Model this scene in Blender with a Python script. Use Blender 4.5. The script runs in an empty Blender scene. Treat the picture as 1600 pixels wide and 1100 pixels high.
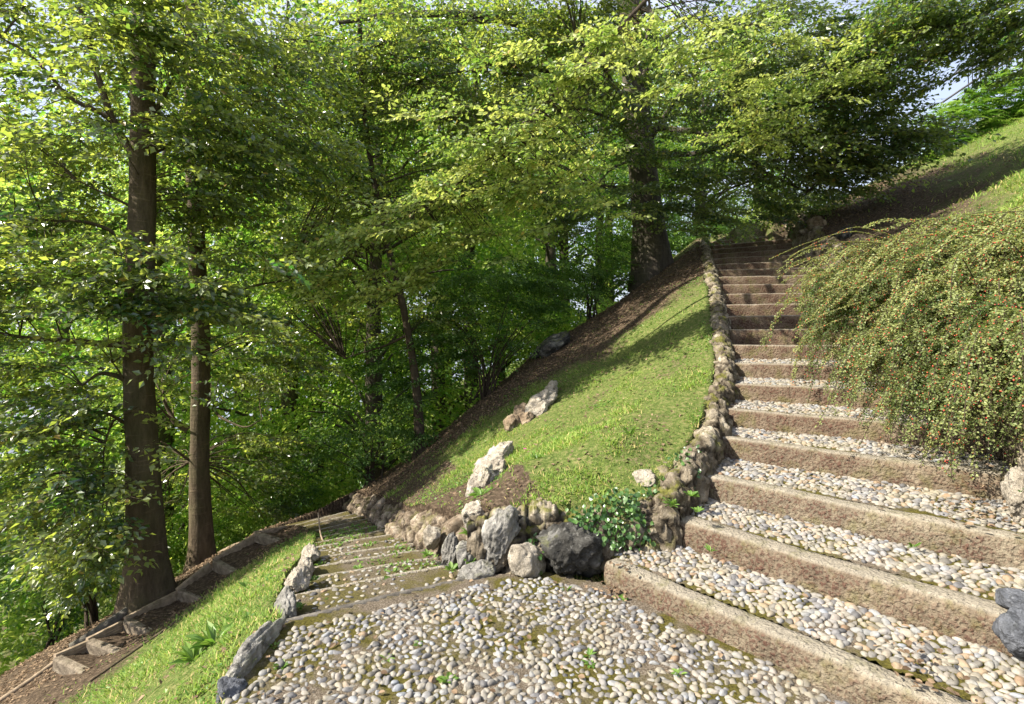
import bpy, bmesh, math, random
import numpy as np
from mathutils import Vector

random.seed(11)
RNG = np.random.default_rng(11)
scene = bpy.context.scene
C = scene.collection

# ------------------------------------------------------------------ camera, sky, sun, exposure
EYE = 1.6
F = 850.0                      # focal length in pixels of the 1600 px wide photograph
cam_data = bpy.data.cameras.new("camera")
cam = bpy.data.objects.new("camera", cam_data)
C.objects.link(cam)
cam.location = (0, 0, EYE)
cam.rotation_euler = (math.radians(90), 0, 0)
cam_data.sensor_width = 36.0
cam_data.lens = F / 1600 * 36.0
cam_data.shift_y = -20 / 1600
cam_data.clip_start = 0.05
cam_data.clip_end = 1000
scene.camera = cam

SUN = np.array([-0.72, -0.215, 0.66]); SUN /= np.linalg.norm(SUN)
elev = math.asin(SUN[2]); azim = math.atan2(SUN[0], SUN[1])
world = bpy.data.worlds.new("World"); scene.world = world
world.use_nodes = True
wn = world.node_tree.nodes; wl = world.node_tree.links
bgn = wn["Background"]
sky = wn.new("ShaderNodeTexSky"); sky.sky_type = 'NISHITA'; sky.sun_disc = False
sky.sun_elevation = elev; sky.sun_rotation = azim
sky.air_density = 1.0; sky.dust_density = 3.0; sky.ozone_density = 1.0
tcw = wn.new("ShaderNodeTexCoord"); ncw = wn.new("ShaderNodeTexNoise"); ncw.inputs['Scale'].default_value = 2.5; ncw.inputs['Detail'].default_value = 5
wl.new(tcw.outputs['Generated'], ncw.inputs['Vector'])
rcw = wn.new("ShaderNodeMapRange"); rcw.inputs[1].default_value = .3; rcw.inputs[2].default_value = .6; rcw.inputs[3].default_value = .35; rcw.inputs[4].default_value = .85
wl.new(ncw.outputs['Fac'], rcw.inputs[0]); mcw = wn.new("ShaderNodeMix"); mcw.data_type = 'RGBA'; wl.new(rcw.outputs[0], mcw.inputs[0])
wl.new(sky.outputs[0], mcw.inputs[6]); mcw.inputs[7].default_value = (3.9, 4.2, 5.2, 1)
wl.new(mcw.outputs[2], bgn.inputs[0]); bgn.inputs[1].default_value = 0.105
sl = bpy.data.lights.new("sun", 'SUN'); sl.energy = 5.0; sl.angle = math.radians(0.5); sl.color = (1.0, 0.93, 0.80)
so = bpy.data.objects.new("sun", sl); C.objects.link(so)
so.rotation_euler = Vector(SUN).to_track_quat('Z', 'Y').to_euler()
scene.view_settings.view_transform = 'Standard'; scene.view_settings.look = 'None'
scene.view_settings.exposure = 1.36; scene.view_settings.gamma = 1.0
scene.cycles.max_bounces = 6; scene.cycles.diffuse_bounces = 4; scene.cycles.transmission_bounces = 4
scene.cycles.glossy_bounces = 2
scene.cycles.use_denoising = True

# ------------------------------------------------------------------ helpers
def P(px, py, Y):
    return np.array([(px - 800) / F * Y, Y, EYE - (py - 530) / F * Y])

def _hash(ix, iy, iz, seed):
    h = (ix * 374761393 + iy * 668265263 + iz * 2147483647 + seed * 1274126177) & 0xffffffff
    h = ((h ^ (h >> 13)) * 1274126177) & 0xffffffff
    h = (h ^ (h >> 16)) & 0xffffffff
    return h / 4294967295.0

def vnoise(p, seed=0):
    p = np.asarray(p, float)
    i = np.floor(p).astype(np.int64); f = p - i
    u = f * f * (3 - 2 * f)
    r = 0
    for dx in (0, 1):
        wx = u[:, 0] if dx else 1 - u[:, 0]
        for dy in (0, 1):
            wy = u[:, 1] if dy else 1 - u[:, 1]
            for dz in (0, 1):
                wz = u[:, 2] if dz else 1 - u[:, 2]
                r = r + wx * wy * wz * _hash(i[:, 0] + dx, i[:, 1] + dy, i[:, 2] + dz, seed)
    return r * 2 - 1

def fbm(p, octaves=4, seed=0, gain=0.5):
    a = 1.0; s = 0; t = 0; p = np.array(p, float)
    for o in range(octaves):
        s = s + a * vnoise(p, seed + o * 17); t += a; a *= gain; p = p * 2.03 + 7.1
    return s / t

def n2(x, y, sc, octv=3, seed=0):
    x = np.atleast_1d(x).astype(float); y = np.atleast_1d(y).astype(float)
    return fbm(np.stack([x * sc, y * sc, np.zeros_like(x) + 0.37], 1), octv, seed)

def inpoly(x, y, poly):
    x = np.asarray(x, float); y = np.asarray(y, float)
    inside = np.zeros(x.shape, bool); n = len(poly); j = n - 1
    for i in range(n):
        xi, yi = poly[i][0], poly[i][1]; xj, yj = poly[j][0], poly[j][1]
        c = ((yi > y) != (yj > y)) & (x < (xj - xi) * (y - yi) / (yj - yi + 1e-12) + xi)
        inside ^= c; j = i
    return inside

def norm(v):
    v = np.asarray(v, float)
    return v / (np.linalg.norm(v, axis=-1, keepdims=True) + 1e-12)

def build_mesh(name, V, Fc, mat, parent=None, smooth=True, attrs=None):
    """V (n,3) world coordinates; Fc (m,k) int array or list of such arrays."""
    V = np.asarray(V, float).copy()
    if parent is not None:
        V -= np.array(parent.location)
        if 'root_of' in parent: pass
    if isinstance(Fc, np.ndarray): Fc = [Fc]
    Fc = [np.asarray(f, np.int32) for f in Fc if len(f)]
    me = bpy.data.meshes.new(name)
    me.vertices.add(len(V)); me.vertices.foreach_set("co", V.astype(np.float32).ravel())
    loops = np.concatenate([f.ravel() for f in Fc])
    tot = np.concatenate([np.full(len(f), f.shape[1], np.int32) for f in Fc])
    st = np.concatenate([[0], np.cumsum(tot)[:-1]]).astype(np.int32)
    me.loops.add(len(loops)); me.loops.foreach_set("vertex_index", loops)
    me.polygons.add(len(tot)); me.polygons.foreach_set("loop_start", st)
    me.polygons.foreach_set("loop_total", tot)
    me.polygons.foreach_set("use_smooth", np.full(len(tot), smooth, bool))
    me.update(calc_edges=True)
    if attrs:
        for k, a in attrs.items():
            at = me.attributes.new(k, 'FLOAT', 'POINT'); at.data.foreach_set("value", np.asarray(a, np.float32))
    me.materials.append(mat)
    o = bpy.data.objects.new(name, me); C.objects.link(o)
    if parent is not None: o.parent = parent
    return o

def world_mesh(name, V, Fc, mat, **kw):
    return build_mesh(name, V, Fc, mat, None, **kw)

def local_mesh(name, V, Fc, mat, origin=None, **kw):
    """a top-level mesh with its origin at its foot"""
    V = np.asarray(V, float)
    if origin is None:
        origin = np.array([V[:, 0].mean(), V[:, 1].mean(), V[:, 2].min()])
    o = build_mesh(name, V - np.asarray(origin), Fc, mat, None, **kw)
    o.location = origin
    return o

def tag(o, label=None, cat=None, group=None, kind=None):
    if label: o["label"] = label
    if cat: o["category"] = cat
    if group: o["group"] = group
    if kind: o["kind"] = kind
    return o

def empty(name, loc, label=None, cat=None, group=None):
    o = bpy.data.objects.new(name, None); C.objects.link(o); o.location = [float(v) for v in loc]
    o.empty_display_size = 0.1
    return tag(o, label, cat, group)

def worley(p, seed=0):
    p = np.asarray(p, float); i = np.floor(p).astype(np.int64); f1 = np.full(len(p), 9.0); f2 = f1.copy(); cid = np.zeros(len(p))
    for dx in (-1, 0, 1):
        for dy in (-1, 0, 1):
            for dz in (-1, 0, 1):
                a = i[:, 0] + dx; b_ = i[:, 1] + dy; c_ = i[:, 2] + dz
                q = np.stack([a + _hash(a, b_, c_, seed), b_ + _hash(a, b_, c_, seed + 1), c_ + _hash(a, b_, c_, seed + 2)], 1)
                d = np.linalg.norm(q - p, axis=1); h = _hash(a, b_, c_, seed + 3)
                near = d < f1; f2 = np.where(near, f1, np.minimum(f2, d)); cid = np.where(near, h, cid); f1 = np.where(near, d, f1)
    return f1, f2, cid

class MB:
    """collects pieces with the same face size bookkeeping"""
    def __init__(self): self.V = []; self.Q = []; self.T = []; self.n = 0; self.A = []
    def add(self, V, quads=None, tris=None, a=None):
        V = np.asarray(V, float)
        if quads is not None and len(quads): self.Q.append(np.asarray(quads) + self.n)
        if tris is not None and len(tris): self.T.append(np.asarray(tris) + self.n)
        self.V.append(V); self.n += len(V)
        self.A.append(np.zeros(len(V)) if a is None else np.broadcast_to(a, (len(V),)).astype(float))
    def faces(self):
        r = []
        if self.Q: r.append(np.concatenate(self.Q))
        if self.T: r.append(np.concatenate(self.T))
        return r
    def arr(self): return np.concatenate(self.V)
    def att(self): return np.concatenate(self.A)

_ico = {}
def ico(n):
    if n not in _ico:
        bm = bmesh.new(); bmesh.ops.create_icosphere(bm, subdivisions=n, radius=1.0)
        bm.verts.ensure_lookup_table()
        _ico[n] = (np.array([v.co[:] for v in bm.verts]), np.array([[v.index for v in f.verts] for f in bm.faces]))
        bm.free()
    return _ico[n]

def rot_from(rx, ry, rz):
    cx, sx, cy, sy, cz, sz = math.cos(rx), math.sin(rx), math.cos(ry), math.sin(ry), math.cos(rz), math.sin(rz)
    X = np.array([[1, 0, 0], [0, cx, -sx], [0, sx, cx]]); Y = np.array([[cy, 0, sy], [0, 1, 0], [-sy, 0, cy]])
    Z = np.array([[cz, -sz, 0], [sz, cz, 0], [0, 0, 1]])
    return Z @ Y @ X

def rock_geo(center, size, seed, rot=(0, 0, 0), sub=4, rough=0.16, cuts=9, crag=0.0):
    v, f = ico(sub); r = np.random.default_rng(seed)
    p = v.copy()
    p = p * (1 + 0.22 * fbm(p * 1.3 + seed * 3.1, 2, seed))[:, None]
    for _ in range(cuts):
        n = norm(r.normal(size=3)); d = r.uniform(0.55, 0.88)
        e = p @ n - d
        p = p - np.where(e > 0, e * 0.92, 0)[:, None] * n
    nn = norm(p)
    d = rough * fbm(p * 2.6 + seed, 5, seed + 5, 0.55)
    if crag:
        rid = 1 - np.abs(fbm(p * np.array([3.2, 3.2, 1.3]) + seed * 1.7, 4, seed + 9, 0.6)) * 2.2
        d = d - crag * np.clip(rid, 0, 1) ** 2
    p = p + nn * d[:, None]
    p = p * np.asarray(size)
    p = p @ rot_from(*rot).T + np.asarray(center)
    return p, f

def tube_geo(pts, rad, ns=8, seed=0, lump=0.0, cap=True):
    pts = np.asarray(pts, float); rad = np.asarray(rad, float); n = len(pts)
    t = norm(np.gradient(pts, axis=0))
    up = np.array([0.0, 0, 1]) if abs(t[0][2]) < 0.9 else np.array([0, 1.0, 0])
    V = []
    u = norm(np.cross(up, t[0]))
    for i in range(n):
        u = norm(u - t[i] * (u @ t[i])); w = np.cross(t[i], u)
        a = np.arange(ns) / ns * 2 * math.pi
        V.append(pts[i] + rad[i] * (np.cos(a)[:, None] * u + np.sin(a)[:, None] * w))
    V = np.concatenate(V)
    if lump:
        cen = np.repeat(pts, ns, axis=0)
        V = cen + (V - cen) * (1 + lump * fbm(V * 3 + seed, 3, seed))[:, None]
    i = np.arange(n - 1)[:, None] * ns; j = np.arange(ns)[None, :]; j2 = (j + 1) % ns
    Q = np.stack([i + j, i + j2, i + ns + j2, i + ns + j], -1).reshape(-1, 4)
    T = []
    if cap:
        V = np.concatenate([V, pts[-1:]]); k = (n - 1) * ns
        T = [[k + a, k + (a + 1) % ns, n * ns] for a in range(ns)]
    return V, Q, np.array(T, int).reshape(-1, 3)

def smooth_path(ctrl, n):
    ctrl = np.asarray(ctrl, float); m = len(ctrl)
    if m == 2:
        s = np.linspace(0, 1, n)[:, None]; return ctrl[0] * (1 - s) + ctrl[1] * s
    e = np.vstack([2 * ctrl[0] - ctrl[1], ctrl, 2 * ctrl[-1] - ctrl[-2]])
    out = []
    for u in np.linspace(0, m - 1 - 1e-9, n):
        i = int(u); t = u - i; a, b, c, d = e[i:i + 4]
        out.append(0.5 * (2 * b + (c - a) * t + (2 * a - 5 * b + 4 * c - d) * t * t + (3 * b - 3 * c + d - a) * t ** 3))
    return np.array(out)

# ------------------------------------------------------------------ material helpers
class Mat:
    def __init__(self, name):
        self.m = bpy.data.materials.new(name); self.m.use_nodes = True
        self.t = self.m.node_tree; self.t.nodes.clear()
        self.out = self.t.nodes.new("ShaderNodeOutputMaterial")
    def n(self, typ, **kw):
        nd = self.t.nodes.new(typ)
        for k, v in kw.items(): setattr(nd, k, v)
        return nd
    def l(self, a, b): self.t.links.new(a, b)
    def coord(self, scale=(1, 1, 1)):
        tc = self.n("ShaderNodeTexCoord"); mp = self.n("ShaderNodeMapping")
        mp.inputs['Scale'].default_value = scale
        self.l(tc.outputs['Object'], mp.inputs[0]); return mp.outputs[0]
    def noise(self, sc, det=4, rough=0.55, vec=None, dist=0.0):
        nd = self.n("ShaderNodeTexNoise"); nd.inputs['Scale'].default_value = sc
        nd.inputs['Detail'].default_value = det; nd.inputs['Roughness'].default_value = rough
        nd.inputs['Distortion'].default_value = dist
        if vec is None: vec = self.coord()
        self.l(vec, nd.inputs['Vector']); return nd.outputs['Fac']
    def vor(self, sc, vec=None, feature='F1', out='Distance'):
        nd = self.n("ShaderNodeTexVoronoi", feature=feature); nd.inputs['Scale'].default_value = sc
        if vec is None: vec = self.coord()
        self.l(vec, nd.inputs['Vector']); return nd.outputs[out]
    def ramp(self, fac, stops, interp='LINEAR'):
        nd = self.n("ShaderNodeValToRGB"); cr = nd.color_ramp; cr.interpolation = interp
        while len(cr.elements) < len(stops): cr.elements.new(0.5)
        for e, (p, c) in zip(cr.elements, stops):
            e.position = p; e.color = (*c, 1) if not np.isscalar(c) else (c, c, c, 1)
        self.l(fac, nd.inputs[0]); return nd.outputs[0]
    def mix(self, fac, a, b, mode='MIX'):
        nd = self.n("ShaderNodeMix", data_type='RGBA', blend_type=mode)
        for i, v in ((0, fac), (6, a), (7, b)):
            if hasattr(v, 'is_linked'): self.l(v, nd.inputs[i])
            elif i == 0: nd.inputs[0].default_value = v
            else: nd.inputs[i].default_value = (*v, 1)
        return nd.outputs[2]
    def math(self, op, a, b=None, clamp=False):
        nd = self.n("ShaderNodeMath", operation=op, use_clamp=clamp)
        for i, v in ((0, a), (1, b)):
            if v is None: continue
            if hasattr(v, 'is_linked'): self.l(v, nd.inputs[i])
            else: nd.inputs[i].default_value = v
        return nd.outputs[0]
    def attr(self, name):
        nd = self.n("ShaderNodeAttribute"); nd.attribute_name = name; return nd.outputs['Fac']
    def upness(self, lo=0.3, hi=0.8):
        g = self.n("ShaderNodeNewGeometry"); s = self.n("ShaderNodeSeparateXYZ"); self.l(g.outputs['Normal'], s.inputs[0])
        mr = self.n("ShaderNodeMapRange"); mr.inputs[1].default_value = lo; mr.inputs[2].default_value = hi
        self.l(s.outputs['Z'], mr.inputs[0]); return mr.outputs[0]
    def bsdf(self, col, rough=0.8, bumps=(), spec=0.3):
        b = self.n("ShaderNodeBsdfPrincipled")
        b.inputs['Specular IOR Level'].default_value = spec
        if hasattr(col, 'is_linked'): self.l(col, b.inputs['Base Color'])
        else: b.inputs['Base Color'].default_value = (*col, 1)
        if hasattr(rough, 'is_linked'): self.l(rough, b.inputs['Roughness'])
        else: b.inputs['Roughness'].default_value = rough
        prev = None
        for h, dist in bumps:
            bp = self.n("ShaderNodeBump"); bp.inputs['Distance'].default_value = dist; bp.inputs['Strength'].default_value = 1.0
            self.l(h, bp.inputs['Height'])
            if prev is not None: self.l(prev, bp.inputs['Normal'])
            prev = bp.outputs[0]
        if prev is not None: self.l(prev, b.inputs['Normal'])
        return b
    def done(self, sh):
        self.l(sh.outputs[0], self.out.inputs[0]); return self.m

def leaf_mat(name, lo, hi, tr_lo, tr_hi, trans=0.42, rough=0.42, spec=0.35, dead=None):
    m = Mat(name); a = m.attr("tint")
    stops = [(0.0, lo), (0.9, hi)] + ([(0.97, dead)] if dead else [])
    c = m.ramp(a, stops)
    ct = m.ramp(a, [(0.0, tr_lo), (1.0, tr_hi)])
    b = m.bsdf(c, rough, spec=spec)
    t = m.n("ShaderNodeBsdfTranslucent"); m.l(ct, t.inputs[0])
    mx = m.n("ShaderNodeMixShader"); mx.inputs[0].default_value = trans
    m.l(b.outputs[0], mx.inputs[1]); m.l(t.outputs[0], mx.inputs[2])
    return m.done(mx)

def mat_ground():
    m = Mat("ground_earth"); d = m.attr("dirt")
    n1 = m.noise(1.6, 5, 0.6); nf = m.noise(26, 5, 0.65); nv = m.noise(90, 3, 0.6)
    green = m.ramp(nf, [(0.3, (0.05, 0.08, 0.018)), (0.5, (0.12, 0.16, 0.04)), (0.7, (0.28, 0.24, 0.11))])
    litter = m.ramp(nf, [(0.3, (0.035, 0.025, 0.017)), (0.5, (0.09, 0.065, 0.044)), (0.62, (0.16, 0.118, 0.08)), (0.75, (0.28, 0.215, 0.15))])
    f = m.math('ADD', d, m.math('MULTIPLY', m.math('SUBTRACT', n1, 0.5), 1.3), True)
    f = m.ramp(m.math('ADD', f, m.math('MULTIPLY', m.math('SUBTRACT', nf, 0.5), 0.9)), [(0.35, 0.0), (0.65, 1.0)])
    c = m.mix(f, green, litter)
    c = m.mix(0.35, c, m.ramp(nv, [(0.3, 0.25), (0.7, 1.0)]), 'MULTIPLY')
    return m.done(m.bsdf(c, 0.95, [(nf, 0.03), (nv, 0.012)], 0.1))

def mat_pebbles():
    m = Mat("river_pebbles"); a = m.attr("tint")
    c = m.ramp(a, [(0.0, (0.11, 0.11, 0.115)), (0.14, (0.22, 0.22, 0.235)), (0.3, (0.34, 0.325, 0.30)), (0.5, (0.40, 0.37, 0.32)),
                   (0.66, (0.42, 0.40, 0.36)), (0.8, (0.31, 0.34, 0.39)), (0.92, (0.42, 0.33, 0.24)), (1.0, (0.30, 0.20, 0.13))])
    n = m.noise(60, 4, 0.6); n5 = m.noise(5, 3, 0.6)
    c = m.mix(1.0, c, (0.78, 0.76, 0.73), 'MULTIPLY')
    c = m.mix(0.7, c, m.ramp(n, [(0.3, 0.45), (0.7, 1.0)]), 'MULTIPLY')
    dirt = m.ramp(n5, [(0.45, 0.0), (0.72, 0.6)])
    c = m.mix(dirt, c, (0.20, 0.17, 0.10))
    return m.done(m.bsdf(c, 0.65, [(n, 0.004)], 0.3))

def mat_bed():
    m = Mat("gravel_and_moss"); n = m.noise(2.2, 5, 0.65); nf = m.noise(70, 4, 0.7); v = m.noise(120, 3, 0.75)
    grit = m.ramp(v, [(0.3, (0.05, 0.038, 0.027)), (0.5, (0.14, 0.112, 0.082)), (0.68, (0.31, 0.27, 0.215))])
    moss = m.ramp(nf, [(0.3, (0.03, 0.028, 0.008)), (0.7, (0.15, 0.13, 0.03))])
    f = m.ramp(n, [(0.44, 0.0), (0.56, 1.0)])
    c = m.mix(m.math('MULTIPLY', f, m.attr("mossy")), grit, moss)
    return m.done(m.bsdf(c, 0.95, [(v, 0.012), (nf, 0.008)], 0.1))

def mat_kerb():
    m = Mat("pitted_kerb_stone"); v = m.vor(60, feature='SMOOTH_F1'); n = m.noise(38, 5, 0.65); nb = m.noise(4.0, 3, 0.6)
    nr = m.noise(48, 3, 0.6)
    c = m.ramp(nb, [(0.3, (0.11, 0.088, 0.066)), (0.55, (0.175, 0.147, 0.11)), (0.75, (0.25, 0.22, 0.17))])
    speck = m.math('MULTIPLY', m.ramp(nr, [(0.5, 0.0), (0.57, 1.0)]), m.ramp(nb, [(0.40, 1.0), (0.7, 0.25)]))
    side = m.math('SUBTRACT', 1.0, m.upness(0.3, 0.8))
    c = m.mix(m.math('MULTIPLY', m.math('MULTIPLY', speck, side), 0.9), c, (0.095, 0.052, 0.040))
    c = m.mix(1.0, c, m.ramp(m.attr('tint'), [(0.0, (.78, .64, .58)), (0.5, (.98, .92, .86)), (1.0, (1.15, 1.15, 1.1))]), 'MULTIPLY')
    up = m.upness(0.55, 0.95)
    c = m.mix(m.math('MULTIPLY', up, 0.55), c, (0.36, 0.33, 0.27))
    ng = m.noise(7, 4, 0.6)
    c = m.mix(m.math('MULTIPLY', m.ramp(ng, [(0.52, 0.0), (0.68, 1.0)]), 0.6), c, (0.11, 0.105, 0.035))
    c = m.mix(0.45, c, m.ramp(n, [(0.36, 0.35), (0.55, 1.0)]), 'MULTIPLY')
    return m.done(m.bsdf(c, 0.9, [(n, 0.012), (nr, 0.02), (v, 0.006)], 0.15))

def mat_rock(name, lo, mid, hi, moss=0.5, mosscol=(0.14, 0.15, 0.02), bump=0.05, sc=1.0, crev=False):
    m = Mat(name); n = m.noise(5 * sc, 6, 0.68, dist=0.6); nf = m.noise(34 * sc, 5, 0.7); v = m.noise(11 * sc, 6, 0.7, dist=1.5)
    c = m.ramp(n, [(0.3, lo), (0.5, mid), (0.68, hi)])
    c = m.mix(m.ramp(v, [(0.36, 0.75), (0.47, 0.0)]), c, tuple(x * 0.45 for x in lo))
    c = m.mix(m.ramp(nf, [(0.58, 0.0), (0.66, 0.55)]), c, hi)
    if crev: c = m.mix(m.attr('crev'), c, (0.035, 0.026, 0.016)); c = m.mix(0.6, c, m.ramp(m.attr('cell'), [(0.0, (.5, .45, .38)), (1.0, (1.25, 1.2, 1.12))]), 'MULTIPLY')
    nm = m.noise(4.5, 4, 0.65)
    f = m.math('MULTIPLY', m.math('MULTIPLY', m.upness(0.1, 0.75), m.ramp(nm, [(0.5, 0.0), (0.58, 1.0)])), moss)
    mc = m.ramp(nf, [(0.3, tuple(x * 0.35 for x in mosscol)), (0.7, mosscol)])
    c = m.mix(f, c, mc)
    return m.done(m.bsdf(c, 0.88, [(n, bump), (v, bump * 0.5), (nf, bump * 0.22)], 0.25))

def mat_bark(name, lo, hi, stretch=0.25, moss=0.3, bump=0.03):
    m = Mat(name); vec = m.coord((1, 1, stretch)); n = m.noise(14, 6, 0.7, vec); n2_ = m.noise(2.0, 4, 0.6); h = m.noise(9, 4, 0.6, m.coord((0.35, 0.35, 3.0)))
    c = m.ramp(n, [(0.32, lo), (0.68, hi)])
    c = m.mix(m.math('MULTIPLY', m.ramp(n2_, [(0.45, 0.0), (0.65, 1.0)]), moss), c, (0.075, 0.085, 0.03))
    c = m.mix(m.math('MULTIPLY', m.ramp(h, [(0.6, 0.0), (0.7, 1.0)]), 0.35), c, tuple(min(1, x * 1.9) for x in hi))
    return m.done(m.bsdf(c, 0.9, [(n, bump), (h, bump * 0.4)], 0.2))

M_ground = mat_ground(); M_peb = mat_pebbles(); M_bed = mat_bed(); M_kerb = mat_kerb()
M_wall = mat_rock("mossy_wall_rock", (0.055, 0.045, 0.03), (0.15, 0.125, 0.09), (0.30, 0.27, 0.22), 0.9, mosscol=(0.16, 0.16, 0.025))
M_cell = mat_rock("bedded_wall_stone", (0.08, 0.065, 0.045), (0.21, 0.18, 0.135), (0.42, 0.38, 0.31), 0.85, mosscol=(0.17, 0.17, 0.025), crev=True)
M_cellt = mat_rock("bedded_bank_stone", (0.08, 0.06, 0.042), (0.22, 0.175, 0.13), (0.46, 0.41, 0.34), 0.5, crev=True)
M_dark = mat_rock("dark_boulder", (0.018, 0.017, 0.015), (0.05, 0.048, 0.043), (0.20, 0.195, 0.18), 0.45)
M_grey = mat_rock("grey_boulder", (0.09, 0.085, 0.075), (0.23, 0.22, 0.20), (0.46, 0.44, 0.40), 0.35)
M_pale = mat_rock("pale_rock", (0.20, 0.17, 0.13), (0.36, 0.32, 0.26), (0.52, 0.48, 0.42), 0.3)
M_tan = mat_rock("tan_bank_rock", (0.10, 0.07, 0.045), (0.24, 0.18, 0.12), (0.40, 0.33, 0.25), 0.45)
M_blue = mat_rock("blue_grey_rock", (0.045, 0.048, 0.055), (0.11, 0.117, 0.135), (0.23, 0.24, 0.27), 0.05)
M_bark = mat_bark("smooth_brown_bark", (0.05, 0.037, 0.024), (0.125, 0.094, 0.062))
M_barkd = mat_bark("dark_beech_bark", (0.04, 0.033, 0.025), (0.115, 0.098, 0.078), moss=0.25)
M_barkg = mat_bark("thin_twig_bark", (0.03, 0.022, 0.014), (0.08, 0.06, 0.042), moss=0.1)
M_wood = mat_bark("weathered_wood", (0.16, 0.12, 0.08), (0.36, 0.28, 0.20), stretch=1.0, moss=0.15, bump=0.012)
M_log = mat_bark("grey_weathered_log", (0.05, 0.045, 0.038), (0.16, 0.145, 0.125), stretch=1.0, moss=0.2, bump=0.02)
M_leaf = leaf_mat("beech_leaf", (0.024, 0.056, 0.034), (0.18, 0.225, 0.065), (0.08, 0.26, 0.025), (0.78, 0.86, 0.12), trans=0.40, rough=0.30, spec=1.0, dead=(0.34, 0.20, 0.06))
M_leafy = leaf_mat("sun_tinted_leaf", (0.09, 0.16, 0.035), (0.40, 0.45, 0.13), (0.26, 0.48, 0.05), (0.82, 0.88, 0.20), trans=0.38, spec=0.6, dead=(0.42, 0.28, 0.07))  # yellower, paler leaf: sunlight painted into the colour
M_leafb = leaf_mat("far_tree_leaf", (0.06, 0.14, 0.035), (0.27, 0.36, 0.08), (0.22, 0.50, 0.04), (0.80, 0.92, 0.18), trans=0.5)
M_leafd = leaf_mat("dark_shrub_leaf", (0.03, 0.075, 0.02), (0.11, 0.19, 0.045), (0.08, 0.24, 0.02), (0.30, 0.48, 0.05), trans=0.35)
M_fern = leaf_mat("fern_leaf", (0.05, 0.12, 0.02), (0.17, 0.27, 0.05), (0.14, 0.34, 0.03), (0.42, 0.62, 0.08))
M_coto = leaf_mat("small_shrub_leaf", (0.055, 0.10, 0.03), (0.30, 0.33, 0.125), (0.16, 0.30, 0.03), (0.58, 0.60, 0.15), trans=0.36, dead=(0.42, 0.30, 0.12))
M_grass = leaf_mat("grass_blade", (0.055, 0.14, 0.022), (0.29, 0.38, 0.085), (0.16, 0.38, 0.03), (0.54, 0.66, 0.12), trans=0.35, rough=0.6, spec=0.15, dead=(0.48, 0.37, 0.17))
M_weed = leaf_mat("weed_leaf", (0.055, 0.13, 0.025), (0.17, 0.27, 0.055), (0.14, 0.36, 0.03), (0.38, 0.55, 0.08), trans=0.35)
M_ivy = leaf_mat("ivy_leaf", (0.018, 0.055, 0.014), (0.085, 0.17, 0.04), (0.05, 0.15, 0.01), (0.15, 0.28, 0.04), trans=0.18, rough=0.35, spec=0.5)
M_litter = leaf_mat("fallen_leaf", (0.07, 0.045, 0.028), (0.26, 0.185, 0.12), (0.08, 0.045, 0.02), (0.2, 0.12, 0.05), trans=0.1, rough=0.8, spec=0.1)
_m = Mat("red_berry"); M_berry = _m.done(_m.bsdf((0.46, 0.055, 0.035), 0.4, spec=0.5))
_m = Mat("blossom"); M_flower = _m.done(_m.bsdf((0.6, 0.05, 0.35), 0.5))
_m = Mat("painted_iron"); M_iron = _m.done(_m.bsdf(_m.ramp(_m.noise(8), [(0.3, (0.03, 0.03, 0.035)), (0.7, (0.07, 0.07, 0.08))]), 0.5))
# ------------------------------------------------------------------ plan of the place
# stair left ends (photo x, distance), direction along each nosing, level of each nosing
_sl = [(945, 3.56, 878), (1071, 3.75, 816), (1112, 4.2, 750), (1141, 4.7, 693), (1144, 5.2, 647), (1150, 5.7, 605), (1150, 6.2, 572),
       (1143, 6.7, 542), (1141, 7.2, 519), (1138, 7.7, 495), (1133, 8.2, 476), (1130, 8.7, 460), (1124, 9.2, 443), (1122, 9.75, 430),
       (1120, 10.35, 419.5), (1117, 11.0, 411), (1114, 11.6, 403.5), (1112, 12.2, 396.5), (1110, 12.8, 390.5), (1109, 13.4, 385), (1109, 14.0, 380)]
_sd = [(.63, -.78), (.64, -.77), (.67, -.74), (.71, -.70), (.74, -.67), (.78, -.62), (.82, -.57), (.86, -.51), (.90, -.43), (.935, -.35),
       (.97, -.24), (.985, -.17), (.99, -.14), (.985, -.17), (.97, -.24), (.95, -.31), (.93, -.37), (.90, -.44), (.88, -.48), (.86, -.51), (.84, -.54)]
NS = len(_sl)
SL = np.array([[(a - 800) / F * y, y, 0] for a, y, _ in _sl])
for k in range(NS):
    SL[k, 2] = 0.142 + 0.1985 * k                       # even rise, measured from the photo
WID = np.array([2.25, 1.95] + [1.8] * (NS - 2))
SD = norm(np.array([[a, b, 0] for a, b in _sd]))
SR = SL + SD * WID[:, None]
RISE = 0.160
# lower path: left / right ends of its thin kerbs
_pl = [(-1.3, 3.06), (-1.52, 3.52), (-1.66, 4.0), (-1.78, 4.44), (-1.90, 4.9), (-2.0, 5.32), (-2.12, 5.75), (-2.24, 6.15), (-2.38, 6.6), (-2.54, 7.05), (-2.72, 7.45), (-2.95, 7.85), (-3.2, 8.2), (-3.5, 8.5), (-3.85, 8.8)]
_pr = [(-.19, 3.68), (-.42, 4.06), (-.62, 4.45), (-.80, 4.88), (-.98, 5.3), (-1.17, 5.74), (-1.37, 6.15), (-1.56, 6.6), (-1.76, 7.05), (-1.95, 7.5), (-2.12, 7.95), (-2.32, 8.4), (-2.55, 8.85), (-2.8, 9.3), (-3.1, 9.7)]
NP = len(_pl)
PL = np.array([[a, b, -0.105 * k] for k, (a, b) in enumerate(_pl)])
PR = np.array([[a, b, -0.105 * k] for k, (a, b) in enumerate(_pr)])
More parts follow.
